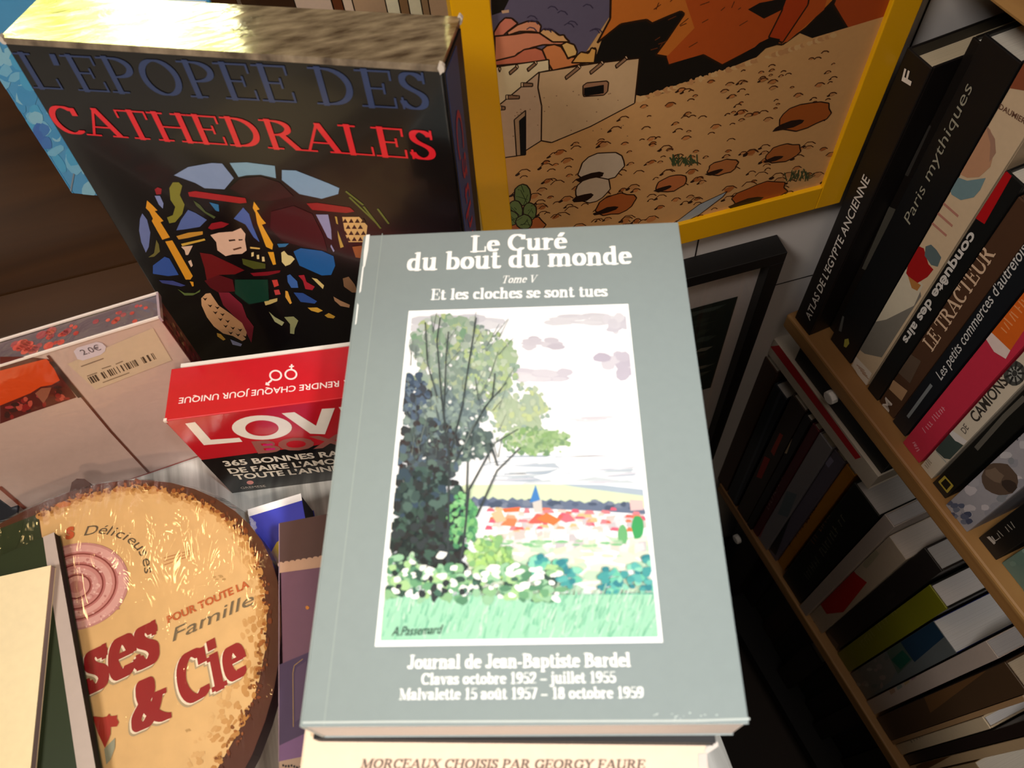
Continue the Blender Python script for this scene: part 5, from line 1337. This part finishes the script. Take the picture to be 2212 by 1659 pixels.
for p, zt in (((1799, 856), ZUB), ((1595, 1163), ZLB)):
    q = onfront(p, DF + .002); m = Mesh()
    n = 10
    ringp = [q - NN * .006 + DD * (.0075 * math.cos(2 * math.pi * i / n)) + UP * (.0075 * math.sin(2 * math.pi * i / n)) for i in range(n)]
    m.prism(ringp, -NN, .0075, 'f0eeea', 'peg'); m.build('shelf_peg', bc, bo, bevel=0.0015)

# ---- upright books
ends = {}
def upright(label, z, BL, BR, TL, cover, page='d9d2c4', h=None, dep=0.19, mat='satin', ov=0.003, side=None, deco=None, group=None, board=0.002, name='book'):
    sL, dL = sd(at(BL, z)); sR, dR = sd(at(BR, z))
    d = max(DF + 0.002, (dL + dR) / 2)
    sL, sR = sd(onfront(BL, d))[0], sd(onfront(BR, d))[0]
    key = round(z, 3)
    if key in ends: sL = min(sL, ends[key] - 0.0006)
    if sR > sL - 0.004: sR = sL - 0.004
    ends[key] = sR
    if h is None: h = onfront(TL, d)[2] - z
    dep = min(dep, DEP - d - 0.003)
    O = B0s + DD * sL + NN * d + UP * (z + .0005)
    r_, P_ = book(name, label, O, -DD, UP, NN, sL - sR, h, dep, cover, page=page, mat=mat, ov=ov, board=board, front=side, back=side, group=group)
    f = Face(O, -NN, (O, -DD, UP, sL - sR, h))
    if deco: deco(P_['spine'], f)
    close(r_, P_, 0.0008)
    print('%-60s th %.3f h %.3f d %.3f s %.3f' % (label[:60], sL - sR, h, d, sL))
    return O, sL - sR, h, d

def T(m, f, s, A, B, top, c, kind='sans', **k): f.text(m, s, A, B, top, c, kind, **k)

def d_atlas(m, f):
    T(m, f, "ATLAS DE L'EGYPTE ANCIENNE", (1750, 693), (1880, 388), (1737, 688), 'cfc6bc', bold=.01)
    T(m, f, 'F', (1967, 185), (1974, 158), (1948, 176), 'd8ccc0', bold=.03)
def d_dark(m, f):
    f.draw(m, [(1862, 580), (1876, 586), (1935, 452), (1921, 446)], '4a463e'); f.draw(m, [(1955, 378), (1962, 381), (2012, 272), (2003, 268)], '34302c')
def d_paris(m, f):
    T(m, f, 'Paris mythiques', (1966, 486), (2102, 190), (1950, 476), '9a9684', bold=-.005, shear=.2)
    f.draw(m, [(1823, 748), (1825, 733), (1833, 731), (1835, 742), (1828, 751)], 'b0a848')
    f.draw(m, [(1812, 714), (1818, 717), (1824, 684), (1820, 682)], '5a5a56')
def d_daum(m, f):
    f.line(m, [(1842, 776), (2030, 400), (2180, 105)], .0035, 'c2bcc0', .0003)
    f.draw(m, [(1857, 755), (1868, 764), (1905, 772), (1990, 640), (1985, 605), (1950, 590), (1905, 660)], '7a746a', .0002)
    f.draw(m, [(1866, 700), (1950, 575), (1995, 615), (1975, 660), (1915, 690)], 'cbbfa8', .00025)
    f.draw(m, [(1982, 530), (1996, 536), (2006, 570), (2017, 582), (2004, 598), (1975, 616), (1958, 590), (1965, 560)], 'a01818', .0003)
    f.draw(m, [(2000, 532), (2012, 528), (2024, 540), (2034, 556), (2026, 576), (2012, 572), (1998, 552)], '5a6a6c', .0003)
    f.draw(m, [(1962, 596), (1990, 616), (1982, 628), (1970, 622)], 'b0763c', .0003)
    f.draw(m, [(2050, 396), (2062, 380), (2090, 390), (2130, 384), (2118, 410), (2104, 426), (2076, 432), (2056, 420)], '6f8a90', .0003)
    f.draw(m, [(2066, 372), (2060, 340), (2090, 300), (2120, 262), (2140, 280), (2150, 320), (2140, 360), (2116, 382), (2090, 384)], 'b98a6a', .00025)
    f.draw(m, [(2128, 262), (2150, 300), (2152, 330), (2138, 350), (2140, 310)], 'a07a66', .0003)
    T(m, f, 'DAUMIER', (2158, 234), (2214, 268), (2164, 224), '6a4a3a', bold=.02)
    for (y, w) in ((0, 1), (14, .8), (28, 1.1)):
        f.line(m, [(2010 + y * .9, 478 - y * 1.5), (2044 + y * .9, 508 - y * 1.5)], .0022, 'b07868', .0003)
    f.draw(m, [(2140, 190), (2150, 165), (2212, 120), (2260, 120), (2240, 200), (2180, 190)], '8a4a30', .0002)
    f.draw(m, [(1842, 789), (1850, 770), (1884, 806), (1872, 832), (1865, 830)], 'e2d6c6', .0004)
    for k in range(4): f.line(m, [(1852 + k * 4, 788 + k * 6), (1868 + k * 3, 800 + k * 6)], .0012, 'b0886a', .0005)
def d_air(m, f):
    f.draw(m, [(2094, 462), (2127, 484), (2260, 250), (2230, 215)], 'b01218', .0002)
    f.draw(m, [(2160, 355), (2170, 346), (2180, 356), (2174, 372), (2166, 372)], '3a1014', .0003)
    T(m, f, 'conqu\u00eate des airs', (2098, 498), (1950, 733), (2116, 509), 'cfcac4', bold=.03)
def d_trac(m, f):
    T(m, f, 'LE TRACTEUR', (2014, 760), (2152, 548), (1990, 742), 'd8b89a', 'serif', T=.16, t=.07)
    f.draw(m, [(1921, 840), (1930, 820), (1961, 844), (1948, 866)], 'b08a66', .0003)
    T(m, f, 'M', (1920, 890), (1928, 872), (1905, 878), 'd8ccc0', bold=.02)
    f.draw(m, [(1935, 800), (1960, 760), (1990, 780), (1966, 828)], '5c4a3c', .0002)
def d_petits(m, f):
    T(m, f, "Les petits commerces d'autrefois", (2034, 822), (2222, 540), (2016, 812), 'cfcdca', bold=.004, shear=.25)
    f.line(m, [(1962, 900), (2012, 832)], .003, '7a7e80', .0003)
def d_pink(m, f):
    f.draw(m, [(2125, 724), (2136, 712), (2183, 757), (2173, 775), (2148, 760)], 'e6cfc8', .0002)
    f.draw(m, [(2136, 712), (2290, 490), (2330, 540), (2183, 757), (2156, 744)], 'd8641e', .00018)
    marks(f, m, (2172, 724), (2240, 634), .008, 10, 'e8955c')
    marks(f, m, (1998, 938), (2044, 884), .0055, 12, 'e08a98'); marks(f, m, (1988, 972), (1976, 952), .006, 5, 'e08a98')
def d_cam(m, f):
    T(m, f, 'DE', (2086, 938), (2094, 924), (2074, 930), '6a6058', bold=.01)
    T(m, f, 'CAMIONS', (2110, 914), (2180, 826), (2092, 898), '3a342e', bold=.02)
    f.draw(m, blob(2192, 806, 24, 27, 18, .02), '4a4a46', .0003); f.draw(m, blob(2194, 808, 15, 17, 14, .02), '9a9a94', .0004); f.draw(m, blob(2193, 806, 6, 7, 10, .02), '3a3a38', .0005)
    for k in range(9):
        a = k * .698; f.line(m, [(2193 + 8 * math.cos(a), 806 + 9 * math.sin(a)), (2193 + 21 * math.cos(a), 806 + 24 * math.sin(a))], .0016, '2e2e2c', .00045)
    f.draw(m, [(2021, 972), (2050, 936), (2062, 950), (2088, 966), (2064, 994), (2040, 990)], '3e4a46', .0002)
    f.draw(m, [(2050, 934), (2056, 928), (2092, 954), (2086, 962), (2064, 952)], 'd8d0cc', .0003)
    f.line(m, [(2024, 976), (2044, 998)], .0012, '9aa09a', .0003)
    marks(f, m, (2004, 1014), (2014, 1000), .006, 4, '9a8c78')
def d_geo(m, f):
    for a, b in (((2030, 1042), (2042, 1030)), ((2042, 1030), (2058, 1048)), ((2058, 1048), (2046, 1062)), ((2046, 1062), (2030, 1042))): f.line(m, [a, b], .0022, 'b09a3a', .0003)
    f.line(m, [(2110, 968), (2170, 900), (2212, 860)], .004, '5a564e', .0002)
def d_photo(m, f):
    for k in range(60): f.draw(m, blob(rnd.uniform(2050, 2260), rnd.uniform(900, 1160), rnd.uniform(6, 16), rnd.uniform(5, 12), 8), rnd.choice(['a8a4aa', 'bcb8bc', '94929a', '86888e', 'c4bcc0']), .0002 + k * 1e-6)
    f.draw(m, blob(2160, 1034, 40, 34, 16, .08, .5), '5c4a3e', .0004); f.draw(m, blob(2150, 1026, 20, 14, 10, .2, .5), '766252', .0005); f.draw(m, blob(2182, 1050, 18, 12, 10, .2, .6), '3c302a', .0005)
    for k in range(14): f.draw(m, blob(rnd.uniform(2048, 2096), rnd.uniform(1085, 1140), 8, 6, 7), rnd.choice(['5a6076', '6c7284', '4a5068']), .0005)
    marks(f, m, (2192, 962), (2214, 930), .010, 4, '55555c', .002)
def d_lar(m, f):
    marks(f, m, (2160, 1164), (2204, 1132), .006, 7, '8c847a'); T(m, f, 'L', (2150, 1170), (2160, 1163), (2142, 1158), 'a89e94'); f.draw(m, [(2132, 1160), (2138, 1158), (2152, 1172), (2148, 1176)], 'b8aea4', .0004)
def d_teal(m, f):
    for k in range(18): f.draw(m, blob(rnd.uniform(2180, 2260), rnd.uniform(1160, 1290), 8, 6, 7), rnd.choice(['6a8478', '4c6860', '7c9488']), .0003)

Z = ZU
O1, *_ = upright('tall black book with white capitals nearest the white wall, upper shelf', Z, (1712, 697), (1752, 716), (1964, 108), '161211', page='cbb898', ov=.010, deco=d_atlas, dep=.22, side='161211')
upright('narrow dark brown book set back from its neighbours on the upper shelf', Z, (1790, 706), (1806, 727), (2096, 78), '17120f', deco=d_dark, dep=.16)
upright('black book with pale sloping letters and a small yellow mark at its foot', Z, (1792, 731), (1835, 788), (2135, 82), '121213', deco=d_paris)
upright('cream book with painted figures on its spine', Z, (1837, 790), (1872, 834), (2183, 98), 'cdb494', deco=d_daum)
upright('black book with a red top and round white letters running down its spine', Z, (1873, 839), (1894, 868), None, '121313', h=.285, deco=d_air)
upright('brown book with wide tan serif capitals on its spine', Z, (1895, 871), (1932, 902), None, '4e3424', h=.275, deco=d_trac)
upright('dark navy book with white handwriting letters on the upper shelf', Z, (1930, 906), (1950, 949), None, '16191e', h=.27, deco=d_petits)
upright('pink and orange book parted by a white band', Z, (1950, 955), (1983, 1003), None, 'c83048', h=.27, deco=d_pink)
upright('white book with a dark wheel photo on its spine', Z, (1988, 1006), (2011, 1036), None, 'd0c2ae', h=.26, deco=d_cam)
upright('black book with a small yellow outlined square at its foot', Z, (2015, 1042), (2039, 1080), None, '161613', h=.27, deco=d_geo)
upright('grey photo book with a brown boulder on its spine', Z, (2041, 1092), (2088, 1150), None, 'a09ca2', h=.26, deco=d_photo)
upright('thick black book with small grey lettering at its foot, upper shelf', Z, (2108, 1166), (2155, 1208), None, '121110', h=.25, deco=d_lar)
upright('mottled teal book at the right picture edge of the upper shelf', Z, (2166, 1214), (2215, 1290), None, '5e786e', h=.26, deco=d_teal)
upright('dark red book beyond the mottled teal one on the upper shelf', Z, (2222, 1306), (2266, 1380), None, '5a1c1c', h=.25)

# lower shelf
Z = ZL
def dots(col, box, n, s=(3, 8), l=.0003):
    def fn(m, f):
        for k in range(n): f.draw(m, blob(rnd.uniform(box[0], box[2]), rnd.uniform(box[1], box[3]), rnd.uniform(*s), rnd.uniform(*s), 7), rnd.choice(col), l + k * 1e-6)
    return fn
def d_l2(m, f): f.line(m, [(1583, 1094), (1690, 840)], .004, '3c4450', .0003)
def d_l3(m, f):
    f.draw(m, [(1665, 975), (1685, 935), (1692, 940), (1672, 985)], 'b03a20'); f.draw(m, [(1634, 1030), (1652, 985), (1664, 992), (1645, 1034)], 'a82418'); f.draw(m, [(1636, 1090), (1648, 1074), (1652, 1080), (1642, 1094)], '8a5a3a')
def d_l4(m, f):
    f.draw(m, [(1688, 976), (1700, 944), (1712, 946), (1700, 980)], 'cbb48a', .0003); f.draw(m, [(1696, 955), (1702, 944), (1712, 946), (1707, 958)], 'd8ccb8', .0004)
def d_l5(m, f): marks(f, m, (1660, 1104), (1705, 998), .006, 14, 'a88a84')
def d_l6(m, f):
    f.line(m, [(1641, 1160), (1740, 930), (1748, 906)], .0022, '9a4a58', .0003); f.draw(m, [(1680, 1110), (1700, 1060), (1722, 1068), (1702, 1118)], '6a7a84', .0002)
def d_l7(m, f):
    f.draw(m, [(1664, 1186), (1695, 1112), (1710, 1112), (1676, 1200)], '23222a', .0003); f.draw(m, [(1782, 1000), (1794, 985), (1802, 996), (1790, 1010)], '9a96b8', .0003)
def d_l8(m, f): marks(f, m, (1704, 1190), (1738, 1136), .0075, 8, '5a3408'); T(m, f, 'DE NOS CAMEMBERTS', (1743, 1130), (1816, 1012), (1733, 1123), '4a2a08', bold=.005)
def d_l9(m, f):
    marks(f, m, (1758, 1178), (1796, 1110), .012, 10, '8a6038', .0018); marks(f, m, (1746, 1256), (1772, 1214), .011, 7, '77776a', .0016); marks(f, m, (1778, 1206), (1828, 1124), .011, 11, '7a7a68', .0018)
def d_l10(m, f): marks(f, m, (1870, 1146), (1886, 1122), .006, 6, '8a7c6a')
def d_l11(m, f):
    f.draw(m, [(1771, 1303), (1782, 1282), (1834, 1220), (1850, 1240), (1873, 1258), (1822, 1322), (1786, 1326)], 'b81c12', .0003)
    f.draw(m, [(1863, 1222), (1872, 1205), (1892, 1188), (1900, 1196), (1882, 1218), (1872, 1228)], 'a8a088', .0003)
    for q in ((1752, 1338), (1758, 1344)): f.draw(m, blob(q[0], q[1], 2.5, 2.5, 7), '4a4a44', .0003)
def d_l12(m, f):
    for k in range(14): f.draw(m, blob(rnd.uniform(1850, 1950), rnd.uniform(1210, 1330), 10, 6, 8, .3, -.8), rnd.choice(['2e2a28', '262422', '342c28']), .0003)
    f.draw(m, [(1784, 1372), (1790, 1366), (1812, 1392), (1808, 1404)], '5a4c42', .0003)
def d_l13(m, f): marks(f, m, (1862, 1404), (1940, 1322), .009, 14, '8e8c4c', .002)
def d_l14(m, f):
    f.draw(m, [(1838, 1456), (1900, 1400), (1940, 1440), (1925, 1470), (1872, 1510)], '6c6a66', .0002); f.draw(m, [(1908, 1392), (1932, 1368), (1972, 1425), (1940, 1456)], '4a5a50', .00025)
    f.draw(m, [(1932, 1368), (2000, 1312), (2044, 1372), (1976, 1430)], '1e3850', .0003); f.draw(m, [(1926, 1425), (1950, 1404), (1968, 1424), (1946, 1446)], '1c5244', .0004)
    dots(['8a7a74', '5c625e', '7c7470', '8c8680'], (1850, 1420, 1920, 1490), 16, (3, 8), .0004)(m, f)
def d_l15(m, f):
    for k, c in enumerate(['a88a74', '8a948c', 'b09a70', '9a7a84', 'a46c74', 'b06a74', '9a8c60', '8c7a6a', '7a8a88', 'a08a70']):
        t0 = k / 10; x, y = 1920 + 150 * t0, 1490 - 104 * t0
        f.draw(m, [(x, y), (x + 10, y - 7), (x + 15, y + 4), (x + 5, y + 11)], c, .0003)
def d_l16(m, f):
    f.draw(m, [(1990, 1490), (2100, 1420), (2130, 1450), (2010, 1540)], '6a4a2c', .0002); f.draw(m, [(2070, 1440), (2106, 1420), (2120, 1440), (2080, 1466)], '8a4a2c', .0003)
def d_l18(m, f): marks(f, m, (1968, 1606), (2028, 1572), .007, 10, '4a463e', .0018)
def d_l20(m, f): f.draw(m, [(1978, 1656), (2150, 1563), (2165, 1573), (1990, 1668)], '5a3a1a', .0003)
upright('dark brown book nearest the wall on the lower shelf', Z, (1540, 1044), (1561, 1080), (1652, 770), '40291b', dep=.17)
upright('dark navy book with a pale dotted hinge on the lower shelf', Z, (1563, 1083), (1586, 1102), (1664, 816), '1a212a', page='b9b6b0', deco=d_l2)
upright('dark olive book with red blots on the lower shelf', Z, (1589, 1106), (1610, 1134), (1700, 836), '33261a', deco=d_l3)
upright('black book with a small cream label on the lower shelf', Z, (1611, 1135), (1622, 1145), (1731, 884), '17110f', deco=d_l4)
upright('dark red book with faint lettering on the lower shelf', Z, (1623, 1144), (1636, 1159), (1741, 895), '5c1a20', deco=d_l5)
upright('pale grey-blue book with a pink edge on the lower shelf', Z, (1637, 1160), (1655, 1190), (1757, 917), '8f8d94', deco=d_l6)
upright('lavender book with a black foot on the lower shelf', Z, (1657, 1191), (1678, 1209), (1790, 955), '6c667a', deco=d_l7)
upright('yellow book with brown capitals down its spine', Z, (1680, 1210), (1692, 1234), (1813, 984), 'c8861e', deco=d_l8)
upright('wide black book with faint letters beside the yellow one', Z, (1693, 1241), (1724, 1308), (1834, 1028), '171a17', page='c9c4c0', deco=d_l9)
upright('thin off-white book beside the wide faint-lettered black book', Z, (1726, 1310), (1741, 1331), (1889, 1082), 'b8aca4', page='b4b0b0', deco=d_l10, board=.0012)
upright('cream paperback with a red lower half on the lower shelf', Z, (1743, 1333), (1780, 1364), (1901, 1133), 'c0b09c', page='cfc4ba', ov=.0008, board=.0008, deco=d_l11)
upright('charcoal book between the red-footed paperback and the olive one', Z, (1782, 1367), (1808, 1406), (1974, 1155), '272220', page='aaa6a4', deco=d_l12)
upright('olive green hardback framed black around its page block, lower shelf', Z, (1809, 1411), (1833, 1453), (1984, 1233), '7a7a16', page='cdc8c6', deco=d_l13, side='1a1a18')
upright('wide blue and grey photo paperback on the lower shelf', Z, (1836, 1456), (1872, 1511), (1997, 1316), '62686a', page='d0cecd', ov=.0008, board=.0008, deco=d_l14, side='2a3470')
upright('pale book with mottled coloured title on the lower shelf', Z, (1874, 1514), (1886, 1545), (2095, 1340), 'b8a89e', page='a8a4a4', ov=.001, board=.001, deco=d_l15)
o16 = upright('thick brown photo book under the pink flat book', Z, (1893, 1551), (1922, 1600), (2134, 1384), '4c3826', deco=d_l16, page='b9a890')
upright('thin tan book beside the thick brown photo book', Z, (1923, 1600), (1930, 1609), (2168, 1450), 'a8845e', ov=.001, board=.0008, dep=.15)
upright('cream book with grey letters near its foot on the lower shelf', Z, (1931, 1610), (1950, 1630), (2092, 1508), 'c8b496', page='d2d0d0', deco=d_l18)
upright('dark brown book right of the cream grey-lettered one, lower shelf', Z, (1951, 1633), (1962, 1653), (2196, 1530), '241a16', page='c8b8a4')
upright('thin cream book with a brown stripe on the lower shelf', Z, (1963, 1655), (1973, 1672), (2212, 1545), 'b89c78', deco=d_l20)
upright('fawn striped paperback at the lower right of the lower shelf', Z, (1975, 1675), (2006, 1724), None, 'ac936e', h=.17, ov=.0008, board=.0008)
upright('olive-brown book in the bottom right corner', Z, (2008, 1727), (2060, 1810), None, '2c2010', h=.17)

# ---- books lying flat
def flat(label, p0, p1, d, z, t, dep, cover, page, deco=None, side=None, **k):
    s0, s1 = sd(onfront(p0, d))[0], sd(onfront(p1, d))[0]
    O = B0s + DD * s0 + NN * d + UP * z
    r_, P_ = book('flat_book', label, O, UP, -DD, NN, t, s0 - s1, dep, cover, page=page, **k)
    if deco: deco(P_['spine'], Face(O, -NN, (O, -DD, UP, s0 - s1, t)))
    close(r_, P_, .0006)
    return O
dfl = DF + 0.004
lo = onfront((1741, 876), dfl)[2]; lo2 = onfront((1873, 1054), dfl)[2]; hi = onfront((1763, 852), dfl)[2]
print('red flat', lo, lo2, hi, 'shelf', ZUB)
def d_red(m, f): f.draw(m, [(1664, 748), (1683, 746), (1860, 988), (1848, 992)], 'c41420', .0002)
tl0 = hi - lo
flat('red and white book lying flat on top of the lower shelf books', (1659, 764), (1876, 1056), dfl, lo, tl0, .16, 'cfc4b4', 'cfc4b4', d_red, board=.001, ov=.001)
tb_ = min(ZUB - (lo + tl0) - .012, .05)
flat('black book lying flat on the red and white one just below the upper shelf', (1706, 800), (1890, 1040), dfl + .004, lo + tl0 + .0004, tb_, .15, '0c0c0c', '141210', None, board=.002, ov=.002)
z16 = o16[0][2] + o16[2]
dp = o16[3] + .075
pq = onfront((2146, 1398), dp)
s0 = sd(pq)[0]
flat('pink book lying flat with its cream page edge showing at the right picture edge', (2146, 1398), (2300, 1650), dp, z16 + .0006, .02, .11, 'c41e50', 'e0cbb4', None, board=.0025, ov=.001)
for o_ in [o for o in bpy.data.objects if o.name.startswith('spine') and o.parent and 'pink book lying flat' in o.parent.get('label', '')]:
    bpy.data.objects.remove(o_)

# ---- dim books on the lowest shelf
sx_ = -0.02
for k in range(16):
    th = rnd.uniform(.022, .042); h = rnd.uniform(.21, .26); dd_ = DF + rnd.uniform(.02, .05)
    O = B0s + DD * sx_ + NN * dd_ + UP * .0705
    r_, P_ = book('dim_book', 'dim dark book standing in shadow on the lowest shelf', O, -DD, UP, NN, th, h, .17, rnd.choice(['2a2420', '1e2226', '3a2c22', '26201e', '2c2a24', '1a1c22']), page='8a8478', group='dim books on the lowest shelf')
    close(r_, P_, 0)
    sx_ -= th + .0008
